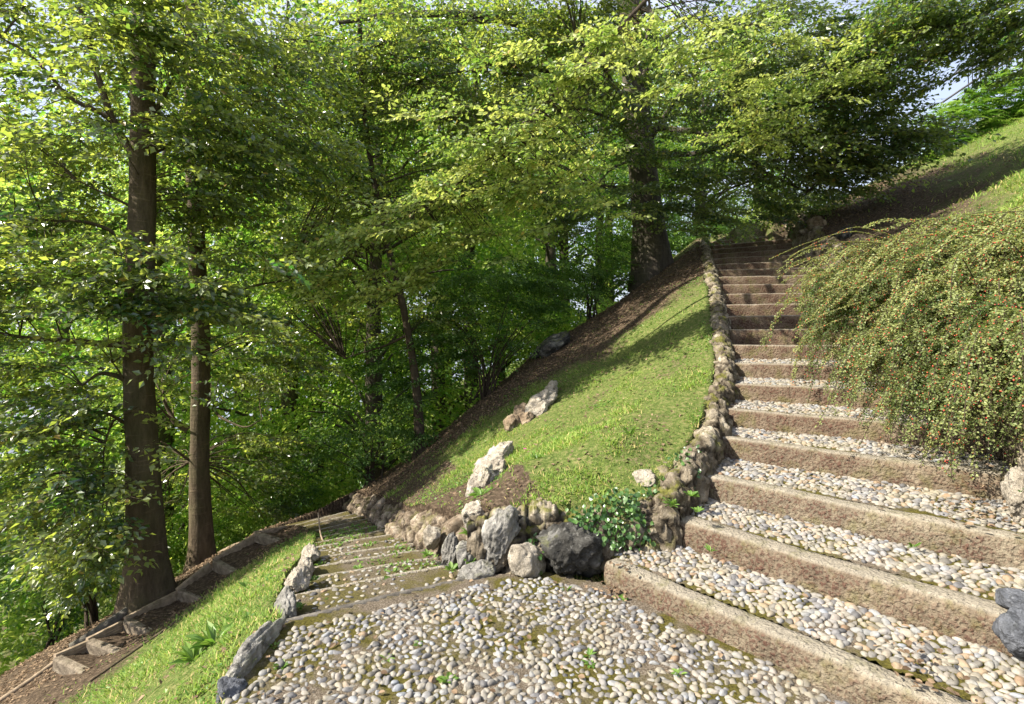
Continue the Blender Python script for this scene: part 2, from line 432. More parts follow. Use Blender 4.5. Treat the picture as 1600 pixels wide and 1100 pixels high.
LAND = [(-1.3, 3.06), (-.19, 3.68), (.22, 3.74), (.607, 3.56)] + [tuple(SR[0][:2])] + [(3.0, -.5), (2.4, -2.5), (-1.2, -2.5), (-1.15, 1.5), (-1.28, 2.5)]
STAIR = [tuple(p[:2]) for p in SL] + [tuple(p[:2]) for p in SR[::-1]]
PATH = [tuple(p[:2]) for p in PL] + [tuple(p[:2]) for p in PR[::-1]]

def tps(ctrl):
    c = np.asarray(ctrl, float); n = len(c); xy = c[:, :2]
    d = np.linalg.norm(xy[:, None] - xy[None], axis=2)
    A = np.zeros((n + 3, n + 3)); A[:n, :n] = -d + np.eye(n) * -0.02; A[:n, n] = 1; A[:n, n + 1:] = xy; A[n, :n] = 1; A[n + 1:, :n] = xy.T
    w = np.linalg.solve(A, np.concatenate([c[:, 2], [0, 0, 0]]))
    def f(x, y):
        x = np.asarray(x, float); y = np.asarray(y, float); out = w[n] + w[n + 1] * x + w[n + 2] * y
        for i in range(n): out = out - w[i] * np.hypot(x - xy[i, 0], y - xy[i, 1])
        return out
    return f

left_n = -SD            # direction away from the stairs on their left
ctl = []
for k in range(0, NS):                                     # left side of the stairs: top of the border wall
    if k >= 1:
        q = SL[k] + left_n[k] * 0.32; ctl.append((q[0], q[1], SL[k, 2] + (0.13 if k < 4 else 0.06)))
    q = SR[k] - left_n[k] * 0.25; ctl.append((q[0], q[1], SR[k, 2] + 0.45))
for k in range(0, NP, 2):
    if k: ctl.append((PR[k, 0] + .28, PR[k, 1] + .12, PR[k, 2] + (0.34 if k > 1 else .3)))
    ctl.append((PL[k, 0] - .22, PL[k, 1] - .04, PL[k, 2] - 0.02))
def cp(px, py, Y): ctl.append(tuple(P(px, py, Y)))
ctl += [(.55, 4.05, .42), (.1, 4.08, .34), (-.3, 4.35, .32), (.0, 4.6, .50), (.9, 4.6, .80)]
ctl += [tuple(P(*a)) for a in [(850, 542, 11), (745, 630, 10.2), (655, 712, 9.8), (600, 748, 9.6), (960, 478, 12), (1018, 437, 13.0), (800, 670, 7.0), (890, 620, 7.3),
                               (700, 720, 7.2), (960, 560, 8.6), (840, 600, 8.4)]]
ctl += [(0, 17, -.4), (5.6, 18, 3.4), (-5, 16, -4.2), (-10, 20, -7.5), (0, 30, -3.5), (8, 30, 3.0), (-10, 35, -9), (-25, 30, -10), (20, 30, 9.5), (0, 60, -8), (30, 60, 8), (-40, 60, -12), (-60, 10, -14), (60, 20, 22), (50, -20, 20), (-50, -30, -14)]
# left slope
ctl += [(-1.6, 2.4, -.17), (-1.45, 1.5, -.10), (-1.5, 0, -.12), (-1.5, -2, -.1), (-2.35, 4.3, -.57), (-2.2, 3.3, -.52), (-3.0, 4.2, -1.0), (-3.55, 4.5, -1.40),
        (-4.2, 3.5, -2.0), tuple(P(60, 1083, 5.4)), tuple(P(165, 1022, 6.0)), tuple(P(218, 990, 6.35)), tuple(P(302, 938, 6.9)), tuple(P(250, 1020, 5.3)), (-3.05, 7.0, -1.12), (-4.8, 7.2, -1.82), (-5.1, 9.0, -2.15), (-6.6, 7.0, -2.75),
        (-8, 9.5, -4.0), (-8, 5, -3.7), (-7, 2, -3.4), (-4, 1, -1.7), (-4, -4, -1.9), (-4.2, 11, -2.3), (-12, 6, -5.5)]
# right bank
ctl += [tuple(P(*a)) for a in [(1310, 318, 12.5), (1400, 283, 12), (1500, 238, 12), (1600, 182, 12), (1560, 290, 8), (1480, 330, 8.6), (1640, 300, 6.2), (1440, 345, 9.8)]]
ctl += [(4.6, 4.3, 1.95), (4.2, 3.0, 1.2), (3.4, 1.6, .75), (6, 2, 2.6), (3.6, -1, .6), (8, -2, 3.6), (11, 5, 5.9), (9, 16, 5.2), (14, 16, 8.2), (3.0, 3.3, .75)]
H_out = tps(ctl)
H_st = tps([(p[0], p[1], p[2] - RISE) for p in SL] + [(p[0], p[1], p[2] - RISE) for p in SR])
H_pa = tps([tuple(p) for p in PL] + [tuple(p) for p in PR])

def Hraw(x, y):
    x = np.atleast_1d(np.asarray(x, float)); y = np.atleast_1d(np.asarray(y, float))
    z = H_out(x, y) + (0.05 + .10 * np.clip((x - 5.5) / 2, 0, 1) + .06 * np.clip((y - 8.5) / 2, 0, 1)) * n2(x, y, 0.9, 3, 3) + 0.018 * n2(x, y, 5, 3, 4)
    far = np.clip((np.hypot(x, y - 6) - 14) / 20, 0, 1)
    z = z + far * 0.8 * n2(x, y, 0.12, 3, 8)
    return z
CUT_ST = [tuple((SL[k] - SD[k] * (.26 if k < 4 else .22))[:2]) for k in range(1, NS)] + [tuple((SR[k] + SD[k] * .24)[:2]) for k in range(NS)][::-1] + [tuple(SL[0][:2])]
CUT_PA = [tuple(p[:2]) for p in PL] + [(PR[k, 0] + .2, PR[k, 1] + .09) for k in range(NP)][::-1]
CUT_LA = [(-1.3, 3.06), (-.19, 3.68), (-.12, 3.96), (.25, 4.02), (.62, 3.98), (1.0, 4.0), (1.2, 3.75)] + LAND[3:]
def cuts(x, y): return inpoly(x, y, CUT_ST), inpoly(x, y, CUT_PA), inpoly(x, y, CUT_LA)
def masks(x, y):
    return inpoly(x, y, STAIR), inpoly(x, y, PATH), inpoly(x, y, LAND)
def H(x, y):
    x = np.atleast_1d(np.asarray(x, float)); y = np.atleast_1d(np.asarray(y, float))
    z = Hraw(x, y); s, p, l = cuts(x, y)
    z = np.where(s, H_st(x, y) - 0.13, z); z = np.where(p, H_pa(x, y) - 0.09, z); z = np.where(l, -0.06, z)
    return z
def h1(x, y): return float(H(x, y)[0])

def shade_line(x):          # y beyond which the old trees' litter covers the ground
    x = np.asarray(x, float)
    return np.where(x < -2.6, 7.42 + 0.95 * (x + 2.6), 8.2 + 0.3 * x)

# ------------------------------------------------------------------ hillside (one sheet reaching the horizon)
def axis(lo, hi, fine, out_lo, out_hi, grow=1.13):
    a = list(np.arange(lo, hi + 1e-6, fine)); s = fine
    while a[-1] < out_hi: s *= grow; a.append(a[-1] + s)
    s = fine
    while a[0] > out_lo: s *= grow; a.insert(0, a[0] - s)
    return np.array(a)
gx = axis(-4.2, 6.0, 0.04, -120, 120); gy = axis(1.8, 10.5, 0.04, -60, 160)
GX, GY = np.meshgrid(gx, gy); X = GX.ravel(); Yy = GY.ravel()
Z = H(X, Yy)
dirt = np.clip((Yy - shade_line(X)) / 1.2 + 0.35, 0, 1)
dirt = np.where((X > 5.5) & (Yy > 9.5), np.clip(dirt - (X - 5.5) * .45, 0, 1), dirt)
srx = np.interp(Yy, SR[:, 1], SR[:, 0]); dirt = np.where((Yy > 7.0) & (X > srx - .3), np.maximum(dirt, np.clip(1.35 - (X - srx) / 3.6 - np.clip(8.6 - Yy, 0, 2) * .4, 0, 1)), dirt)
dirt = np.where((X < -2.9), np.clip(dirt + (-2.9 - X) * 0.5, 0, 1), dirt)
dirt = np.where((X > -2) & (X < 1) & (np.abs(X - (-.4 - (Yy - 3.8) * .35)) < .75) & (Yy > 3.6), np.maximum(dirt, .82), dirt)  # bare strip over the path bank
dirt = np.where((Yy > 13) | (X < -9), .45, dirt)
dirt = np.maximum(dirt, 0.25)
nx, ny = len(gx), len(gy)
idx = np.arange(nx * ny).reshape(ny, nx)
Fq = np.stack([idx[:-1, :-1], idx[:-1, 1:], idx[1:, 1:], idx[1:, :-1]], -1).reshape(-1, 4)
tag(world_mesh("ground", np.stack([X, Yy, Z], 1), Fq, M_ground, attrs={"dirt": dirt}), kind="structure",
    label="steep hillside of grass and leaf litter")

# ------------------------------------------------------------------ pebbles
def scatter(poly, r, seed, tries=30000, keep=None, ):
    rg = np.random.default_rng(seed); poly = np.asarray(poly)[:, :2]
    lo = poly.min(0); hi = poly.max(0); cell = r
    grid = {}; out = []
    q = rg.uniform(lo, hi, size=(tries, 2)); q = q[inpoly(q[:, 0], q[:, 1], poly)]
    if keep is not None: q = q[keep(q[:, 0], q[:, 1])]
    for p in q:
        gi, gj = int(p[0] / cell), int(p[1] / cell); ok = True
        for a in range(gi - 1, gi + 2):
            for b in range(gj - 1, gj + 2):
                for o in grid.get((a, b), ()):
                    if (o[0] - p[0]) ** 2 + (o[1] - p[1]) ** 2 < r * r: ok = False; break
                if not ok: break
            if not ok: break
        if ok: grid.setdefault((gi, gj), []).append(p); out.append(p)
    return np.array(out)

def hexfill(poly, s, seed, keep=None, jit=.24):
    rg = np.random.default_rng(seed); poly = np.asarray(poly)[:, :2]; lo = poly.min(0); hi = poly.max(0); th = rg.uniform(.2, .9)
    m = int(np.linalg.norm(hi - lo) / s / 2) + 3; i, j = np.meshgrid(np.arange(-m, m), np.arange(-m, m)); x = (i + .5 * (j % 2)) * s; y = j * s * .87
    x = x.ravel() + .5 * s * n2(x.ravel(), y.ravel(), 2.5, 2, seed + 2); y = y.ravel() + .5 * s * n2(y.ravel(), x, 2.5, 2, seed + 3)
    q = np.stack([x * math.cos(th) - y * math.sin(th), x * math.sin(th) + y * math.cos(th)], 1) + (lo + hi) / 2 + rg.normal(size=(len(x), 2)) * s * jit * .5
    q = q[inpoly(q[:, 0], q[:, 1], poly)]
    if keep is not None: q = q[keep(q[:, 0], q[:, 1])]
    return q

def pebble_geo(mb, pts, zs, size, seed, flat=0.55, normal=(0, 0, 1), sink=0.35, grey=False):
    rg = np.random.default_rng(seed); v, f = ico(2)
    for (x, y), z in zip(pts, zs):
        s = size * rg.uniform(0.62, 1.15)
        el = rg.uniform(1.0, 1.5)
        p = v * (1 + 0.13 * np.sin(v @ rg.normal(size=3) * 2.2 + rg.uniform(0, 6)))[:, None]
        p = p + 0.16 * np.sin(v[:, [1, 2, 0]] * 2.6 + rg.uniform(0, 6, 3))
        p = p * np.array([s * el, s / el ** 0.5, s * flat * rg.uniform(.8, 1.3)])
        p = p @ rot_from(rg.normal() * .22, rg.normal() * .22, rg.uniform(0, 6.28)).T
        p = p + np.array([x, y, z + s * sink + rg.normal() * .0018])
        t = rg.uniform(0, 1)
        if grey and t > .42: t = rg.uniform(.05, .45) if t < .72 else (rg.uniform(.74, .86) if t < .9 else rg.uniform(.5, 1))
        mb.add(p, tris=f, a=t)

# landing: bed sheet + pebbles (uncountable paving)
def grid_sheet(poly, zf, step=0.03, mossf=None):
    poly = np.asarray(poly)[:, :2]; lo = poly.min(0); hi = poly.max(0)
    a = np.arange(lo[0], hi[0] + step, step); b = np.arange(lo[1], hi[1] + step, step)
    A, B = np.meshgrid(a, b); x = A.ravel(); y = B.ravel(); z = zf(x, y)
    idx = np.arange(len(x)).reshape(A.shape)
    q = np.stack([idx[:-1, :-1], idx[:-1, 1:], idx[1:, 1:], idx[1:, :-1]], -1).reshape(-1, 4)
    cx = x[q].mean(1); cy = y[q].mean(1); q = q[inpoly(cx, cy, poly)]
    used = np.unique(q); re = np.full(len(x), -1); re[used] = np.arange(len(used))
    return np.stack([x, y, z], 1)[used], re[q]
V, Q = grid_sheet(LAND, lambda x, y: 0.008 * n2(x, y, 6, 3, 21) + 0.012 * n2(x, y, 1.2, 2, 22), 0.035)
ap = tag(world_mesh("landing_pavement", V, Q, M_bed, attrs={"mossy": np.ones(len(V))}), kind="structure", label="gritty mossy floor of the landing between the two stairs")

def seg_dist(x, y, a, b):
    a = np.asarray(a, float); b = np.asarray(b, float); d = b - a
    t = np.clip(((x - a[0]) * d[0] + (y - a[1]) * d[1]) / (d @ d), 0, 1)
    return np.hypot(x - a[0] - t * d[0], y - a[1] - t * d[1])
def land_keep(x, y):
    d = np.minimum(seg_dist(x, y, LAND[0], LAND[1]), seg_dist(x, y, LAND[1], LAND[2]))
    d = np.minimum(d, seg_dist(x, y, LAND[2], LAND[3])); d2 = np.minimum(seg_dist(x, y, LAND[3], LAND[4]), seg_dist(x, y, LAND[0], LAND[-1]))
    nz = n2(x, y, 3.0, 2, 31)
    return (d > .10 + .06 * nz) & (d2 > .07 + .05 * nz) & ((n2(x, y, 1.6, 2, 33) < .7) | (n2(x, y, 11, 2, 34) > -0.1)) & (n2(x, y, 9, 2, 35) < .5) & (y > 0.9)
pts = hexfill(LAND, 0.0415, 5, land_keep, .42)
mb = MB(); pebble_geo(mb, pts, 0.012 * n2(pts[:, 0], pts[:, 1], 1.2, 2, 22), 0.0215, 6, flat=0.72, sink=-.27, grey=True)
tag(world_mesh("landing_pebbles", mb.arr(), mb.faces(), M_peb, attrs={"tint": mb.att()}), kind="stuff", label="round white and grey pebbles set in the landing", cat="pebbles")

# ------------------------------------------------------------------ stone steps
def kerb_geo(A, B, height, width, seed, n=70, bow=0.0, amp=0.008, rnd=0.03):
    A = np.asarray(A, float); B = np.asarray(B, float); d = norm(B - A); back = np.array([-d[1], d[0], 0.0])
    if back[1] < 0 and abs(back[1]) > abs(back[0]): back = -back
    L = np.linalg.norm(B - A)
    prof = [(0.0, -height)] + [(-0.006 * math.sin(t * 3.1), -height * (1 - t)) for t in (0.2, 0.4, 0.6, 0.75)] + \
           [(0.0, -rnd), (rnd * .3, -rnd * .35), (rnd, 0.0)] + [(width * t, 0.0) for t in (0.45, 0.7)] + [(width - .012, 0), (width, -0.014), (width, -height)]
    prof = np.array(prof); m = len(prof); V = []
    for i in range(n):
        t = i / (n - 1); c = A + (B - A) * t - back * bow * math.sin(math.pi * t)
        V.append(c + prof[:, :1] * back + prof[:, 1:] * np.array([0, 0, 1.0]))
    V = np.concatenate(V)
    nz = fbm(V * 9 + seed, 4, seed); n3 = .6 * fbm(V * 2.2 + seed, 2, seed + 3); nq = fbm(V * 38 + seed, 2, seed + 3)
    V = V - back * (amp * nz + amp * 1.8 * n3 + amp * .6 * nq)[:, None] + np.array([0, 0, 1.0]) * (amp * .7 * fbm(V * 6 + 40 + seed, 3, seed) + amp * fbm(V * 1.5, 2, seed + 8))[:, None]
    chip = np.clip(fbm(V * 7 + seed * 2.3, 3, seed + 31) - .25, 0, 1); V = V + chip[:, None] * (back * .05 - np.array([0, 0, .03]))
    i = np.arange(n - 1)[:, None] * m; j = np.arange(m - 1)[None]
    Qd = np.stack([i + j, i + m + j, i + m + j + 1, i + j + 1], -1).reshape(-1, 4)
    e0 = len(V); V = np.concatenate([V, [V[:m].mean(0)], [V[-m:].mean(0)]])
    T = [[e0, k, k + 1] for k in range(m - 1)] + [[e0 + 1, (n - 1) * m + k + 1, (n - 1) * m + k] for k in range(m - 1)]
    return V, Qd, np.array(T)

STEP_WORDS = ["lowest stone step beside the landing, with the widest pebble tread", "second stone step from the landing, grey worn top on its kerb",
 "third stone step from the landing, crossed by twig shadows", "fourth stone step from the landing, under the tips of the berry shrub",
 "fifth stone step from the landing, half hidden on the right by the shrub", "sixth stone step from the landing, reddish riser with pale pebbles below",
 "seventh stone step from the landing, thin pebble strip in front", "eighth stone step from the landing, at about eye level",
 "ninth stone step from the landing, mottled by leaf shadows", "tenth stone step from the landing, dappled reddish riser",
 "eleventh stone step from the landing, mossy along its edge", "twelfth stone step from the landing, reddish riser in sun",
 "thirteenth stone step, uppermost of the sunlit flight"] + \
 ["%s dark step above the sunlit flight, in deep tree shade" % w for w in ("first", "second", "third", "fourth", "fifth", "sixth", "seventh", "topmost")]
for k in range(NS - 1 + 1):
    A = SL[k] - SD[k] * 0.12; B = SR[k] + SD[k] * 0.10
    if k == 0: A = SL[k] + SD[k] * 0.0
    root = empty("stone_step", (A + B) / 2 - np.array([0, 0, RISE]), STEP_WORDS[k], "stone step", "stone steps climbing the hill")
    kw = 0.135 if k < 4 else 0.12
    if k in (1,): kw = 0.165
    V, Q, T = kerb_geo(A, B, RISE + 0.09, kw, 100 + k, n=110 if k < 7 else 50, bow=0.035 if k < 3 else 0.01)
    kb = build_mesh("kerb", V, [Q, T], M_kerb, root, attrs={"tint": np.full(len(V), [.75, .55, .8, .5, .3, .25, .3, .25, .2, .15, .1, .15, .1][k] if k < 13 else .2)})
    if k < 2: kb["label"] = "heavy pitted kerb stone with a grey worn top" if k == 1 else "long sandy kerb stone stained brown"
    if k == NS - 1:
        nA = SL[k] + np.array([.25, .55, .2]); nB = SR[k] + np.array([.3, .5, .2])
    else: nA = SL[k + 1]; nB = SR[k + 1]
    back = norm(np.array([-SD[k][1], SD[k][0], 0])); 
    fA = SL[k] + back * (kw - .01) - SD[k] * .1; fB = SR[k] + back * (kw - .01) + SD[k] * .08
    bA = nA + back * .03 - SD[k] * .1; bB = nB + back * .03 + SD[k] * .08
    zf = SL[k, 2]; 
    def zfun(x, y, zf=zf, fA=fA, fB=fB, bA=bA, bB=bB, k=k):
        df = seg_dist(x, y, fA[:2], fB[:2]); db = seg_dist(x, y, bA[:2], bB[:2])
        return zf - 0.012 + (0.04 if k < 7 else 0.0) * df / (df + db + 1e-6) + 0.006 * n2(x, y, 5, 2, 50 + k)
    poly = [fA, fB, bB, bA]
    V, Q = grid_sheet(poly, zfun, 0.03)
    build_mesh("tread_bed", V, Q, M_bed, root, attrs={"mossy": np.ones(len(V)) * (1.0 if k < 14 else .3)})
    if k < 15:
        df_lim = .022
        def keep(x, y, fA=fA, fB=fB, bA=bA, bB=bB, k=k):
            df = seg_dist(x, y, fA[:2], fB[:2]); db = seg_dist(x, y, bA[:2], bB[:2]); nz = n2(x, y, 3.5, 2, 60 + k)
            return (df > .025 + .09 * np.clip(nz, 0, 1)) & (db > .025)
        pts = hexfill(poly, 0.0405 if k < 6 else .05, 70 + k, keep)
        mb = MB(); pebble_geo(mb, pts, zfun(pts[:, 0], pts[:, 1]) - (0 if k < 7 else .02), 0.0232, 90 + k, flat=0.72, sink=-.12)
        tag(build_mesh("pebbles", mb.arr(), mb.faces(), M_peb, root, attrs={"tint": mb.att()}), kind="stuff")

# ------------------------------------------------------------------ lower path: thin log kerbs and pebble strips
PW = ["first", "second", "third", "fourth", "fifth", "sixth", "seventh", "eighth", "ninth", "tenth", "eleventh", "twelfth", "thirteenth", "fourteenth"]
for k in range(NP - 1):
    A = PL[k]; B = PR[k]; 
    if k == 0: lab = "grey kerb edging the landing where the path goes down"
    elif k < 9: lab = "%s thin kerb step down the lower path from the landing" % PW[k - 1]
    else: lab = "%s thin kerb step down the lower path, in tree shade" % PW[k - 1]
    root = empty("path_step", (A + B) / 2 - np.array([0, 0, .1]), lab, "path step", "thin kerbs of the path going down")
    d = norm(B - A); w = .05 if k else .05
    kb = build_mesh("kerb", *(lambda g: (g[0], [g[1], g[2]]))(kerb_geo(A - d * .03 + (np.array([0, 0, .015]) if k else 0), B + d * .03 + (np.array([0, 0, .015]) if k else 0), .14, w, 200 + k, n=60, bow=-.02, amp=.009, rnd=.018)), M_log if k == 0 else M_kerb, root)
    at = kb.data.attributes.new('tint', 'FLOAT', 'POINT'); at.data.foreach_set('value', np.full(len(kb.data.vertices), 1.0, np.float32))
    nA = PL[k + 1]; nB = PR[k + 1]; back = np.array([-d[1], d[0], 0])
    poly = [A + back * .01, B + back * .01, nB, nA]
    def zp(x, y, k=k): return H_pa(x, y) * 0 + (-0.105 * k - .085) + 0.0 - 0.02 * 0 + 0.01 * n2(x, y, 5, 2, 55 + k) + .0 * x
    V, Q = grid_sheet(poly, zp, 0.035)
    if len(Q): build_mesh("tread_bed", V, Q, M_bed, root, attrs={"mossy": np.ones(len(V)) * .8})
    if k < 6:
        pts = scatter(poly, 0.05, 170 + k, 5000, lambda x, y: n2(x, y, 3, 2, 88) < (.2 if k < 2 else -.25))
        if len(pts) < 3: continue
        mb = MB(); pebble_geo(mb, pts, zp(pts[:, 0], pts[:, 1]), 0.021, 190 + k, flat=0.6, sink=-.25)
        tag(build_mesh("pebbles", mb.arr(), mb.faces(), M_peb, root, attrs={"tint": mb.att()}), kind="stuff")

# ------------------------------------------------------------------ border wall of mortared rocks left of the stairs
def ridge_wall(name, label, path, hw, hh, seed, mat, n=420, ns=34, cell=6.5, amp=.05, crev=.07, cat="wall", extra=None):
    """a bank of bedded stones: a long low ridge broken into stones by its own joints"""
    pp = smooth_path(path, n); t = norm(np.gradient(pp, axis=0) * [1, 1, 0]); s = np.stack([t[:, 1], -t[:, 0], np.zeros(n)], 1)
    a = np.linspace(-.25, math.pi + .25, ns); V = (pp[:, None] + np.cos(a)[None, :, None] * hw * s[:, None] + np.array([0, 0, 1.0]) * (np.sin(a) * hh)[None, :, None])
    nr = norm(np.cos(a)[None, :, None] * s[:, None] / hw + np.array([0, 0, 1.0]) * (np.sin(a) / hh)[None, :, None]).reshape(-1, 3); V = V.reshape(-1, 3)
    w = V + .05 * np.stack([fbm(V * 4 + k * 11, 3, seed + k) for k in range(3)], 1)
    f1, f2, cid = worley(w * cell * np.array([1, 1, 1.15]), seed); e = f2 - f1
    cr = np.exp(-e * 9)
    V = V + nr * (amp * (cid * 2 - 1) * (1 - cr) - crev * cr + .05 * fbm(V * 7, 5, seed + 6, .65) + .03 * (1 - np.abs(fbm(V * 14 * np.array([1, 1, .5]), 4, seed + 8)) * 3))[:, None]
    i = np.arange(n - 1)[:, None] * ns; j = np.arange(ns - 1)[None]; Q = np.stack([i + j, i + j + 1, i + ns + j + 1, i + ns + j], -1).reshape(-1, 4)
    return tag(local_mesh(name, V, Q, mat, attrs={"crev": np.clip(cr * 1.3 - .15, 0, 1), "cell": cid}), label, cat)

def strip_rocks(mb, path, n, size, zoff, seed, sub=3, crag=.12, jit=.06):
    rg = np.random.default_rng(seed); pp = smooth_path(path, n)
    for i, p in enumerate(pp):
        s = size * rg.uniform(.75, 1.3); q = p + np.array([rg.normal() * jit, rg.normal() * jit, zoff + rg.normal() * .03])
        g, f = rock_geo(q, (s * rg.uniform(.9, 1.4), s * rg.uniform(.8, 1.2), s * rg.uniform(.8, 1.25)), seed * 100 + i, (rg.normal() * .4, rg.normal() * .4, rg.uniform(0, 6)), sub, .2, 7, crag)
        mb.add(g, tris=f)
ridge_wall("border_wall", "low mossy wall of mortared rocks curving along the left side of the stone stairs",
   [SL[1] + left_n[1] * .12 + np.array([-.02, .02, -.15])] + [SL[k] + left_n[k] * (.17 if k < 5 else .135) + np.array([0, 0, (-.10 if k < 3 else -.16)]) for k in range(1, NS)], .135, .27, 31, M_cell, n=1000, ns=40, cell=6.5, amp=.02, crev=.028)
top = [SR[k] - left_n[k] * .24 + np.array([0, 0, .0]) for k in range(2, NS)]
ridge_wall("bank_wall", "rough rock wall on the right side of the stairs behind the berry shrub", top, .24, .46, 35, M_cell, n=600, ns=40, cell=3.6, amp=.07, crev=.1)
ridge_wall("retaining_wall", "short mossy retaining wall under the lawn, behind the landing boulders",
   [(-.32, 4.0, -.05), (0, 4.0, .0), (.3, 4.0, .02), (.62, 3.95, .05), (.92, 3.93, .12), (1.15, 4.05, .22), (1.3, 4.3, .28)], .2, .33, 41, M_cell, n=300, ns=44, cell=4.8, amp=.045, crev=.06)
ridge_wall("path_bank_wall", "tan rock bank along the right side of the path going down",
   [PR[k] + np.array([.27, .12, -.05]) for k in range(1, NP)], .24, .33, 43, M_cellt, n=700, ns=44, cell=4.6, amp=.05, crev=.05)

# ------------------------------------------------------------------ single boulders (photo x, y of centre, distance, size m)
BOULD = [
 ("boulder", "large dark ridged boulder at the foot of the stairs, right of the white round stone", 888, 862, 3.72, (.27, .20, .225), M_dark, 7, (0.1, .25, .2), .14),
 ("boulder", "tall leaning grey boulder with a sharp edge above the landing kerb", 781, 838, 3.86, (.155, .15, .225), M_grey, 12, (.1, .35, .5), .15),
 ("boulder", "small white rounded stone wedged between the grey and the dark boulder", 824, 876, 3.74, (.14, .12, .15), M_pale, 3, (0, 0, .3), .06),
 ("boulder", "pale pointed rock leaning at the end of the path kerb", 733, 868, 3.93, (.12, .12, .16), M_grey, 24, (.0, .5, .3), .15),
 ("boulder", "flat grey slab rock lying at the right end of the landing kerb", 748, 893, 3.75, (.17, .12, .075), M_grey, 25, (0, -.15, .5), .1),
 ("boulder", "narrow upright blue-grey rock beside the lower path", 706, 862, 4.05, (.08, .10, .17), M_grey, 26, (.1, .15, .1), .15),
 ("boulder", "cream rock with yellow lichen at the lower tip of the lawn", 742, 806, 4.25, (.15, .13, .13), M_pale, 27, (0, .2, 0), .12),
 ("boulder", "dark rounded rock above the leaning grey boulder", 812, 806, 4.0, (.11, .11, .09), M_dark, 28, (0, 0, 0), .15),
 ("boulder", "small pale upright rock beside the fourth kerb of the path", 675, 838, 4.55, (.10, .10, .12), M_pale, 29, (.2, .1, 0), .14),
 ("boulder", "triangular tan rock standing at the edge of the lawn over the landing", 846, 792, 4.05, (.05, .05, .075), M_tan, 30, (0, .1, 0), .12),
 ("boulder", "pale flat rock capping the wall at the corner of the lawn", 1003, 750, 4.2, (.14, .13, .085), M_pale, 32, (0, -.3, .3), .1),
 ("boulder", "mossy rock beside the first stone step, under the ivy", 945, 850, 3.80, (.14, .13, .17), M_wall, 33, (0, 0, .3), .14),
 ("boulder", "brown mossy rock under the ivy next to the second step", 1028, 822, 3.92, (.17, .14, .17), M_wall, 34, (0, 0, .8), .14),
 ("boulder", "blue-grey rounded rock at the right end of the second step, upper of two", 1590, 942, 2.52, (.08, .10, .06), M_blue, 41, (0, 0, .3), .05),
 ("boulder", "blue-grey rock at the right end of the second step, lower and larger of two", 1600, 988, 2.42, (.10, .12, .105), M_blue, 42, (0, .4, .3), .08),
 ("boulder", "pale weathered rock under the shrub at the right end of the third step", 1592, 775, 3.0, (.07, .10, .16), M_pale, 43, (0, .1, .3), .18),
 ("boulder", "grey rock lying in the grass of the upper right slope", 1462, 341, 9.3, (.22, .2, .11), M_grey, 45, (0, -.2, .3), .12),
 ("boulder", "long grey rock edging the landing on the left, like a weathered log", 398, 1018, 2.78, (.08, .34, .085), M_grey, 51, (.0, 0, -.04), .14),
 ("boulder", "pale broken rock at the bottom left corner of the landing", 357, 1082, 2.47, (.085, .09, .065), M_blue, 52, (0, 0, .5), .1),
 ("boulder", "pointed grey rock at the left end of the landing kerb", 446, 950, 3.26, (.075, .17, .085), M_grey, 53, (.1, 0, .35), .15),
 ("boulder", "pale lumpy rock on the left edge of the lower path, beside its second kerb", 466, 908, 3.85, (.09, .17, .085), M_pale, 54, (.1, 0, .3), .15),
 ("boulder", "pale rock on the left edge of the lower path, farthest of its border", 486, 868, 4.9, (.09, .2, .10), M_pale, 55, (.1, 0, .3), .15),
 ("boulder", "pale rock on the left edge of the path, third from the landing", 477, 886, 4.35, (.08, .16, .085), M_pale, 56, (.1, 0, .3), .14),
 ("boulder", "dark mossy rock on the skyline of the slope beside the shrub", 868, 542, 10.4, (.55, .4, .22), M_dark, 66, (0, -.5, 0), .15),
 ("boulder", "reddish rock in the shaded bank above the dark steps", 1278, 352, 11.3, (.25, .25, .2), M_tan, 67, (0, 0, .4), .15),
 ("boulder", "round brown rock in the shaded bank, nearest the berry shrub", 1338, 377, 9.2, (.2, .2, .14), M_tan, 68, (0, 0, .9), .15),
 ("boulder", "dark brown rock in the shaded bank left of the round one", 1318, 360, 10.0, (.22, .2, .16), M_dark, 69, (0, 0, 1.9), .15),
]
for nm, lab, px, py, Y, size, mt, seed, rot, crag in BOULD:
    c = P(px, py, Y)
    if not any(m_[0] for m_ in cuts(c[:1], c[1:2])):
        hz = h1(c[0], c[1]); c[2] = min(c[2], hz + size[2] * .45)      # bedded in the soil
    V, T = rock_geo(c, size, seed, rot, 5 if Y < 4.5 else 4, .13, 10, crag)
    tag(local_mesh(nm, V, T, mt), lab, "rock")

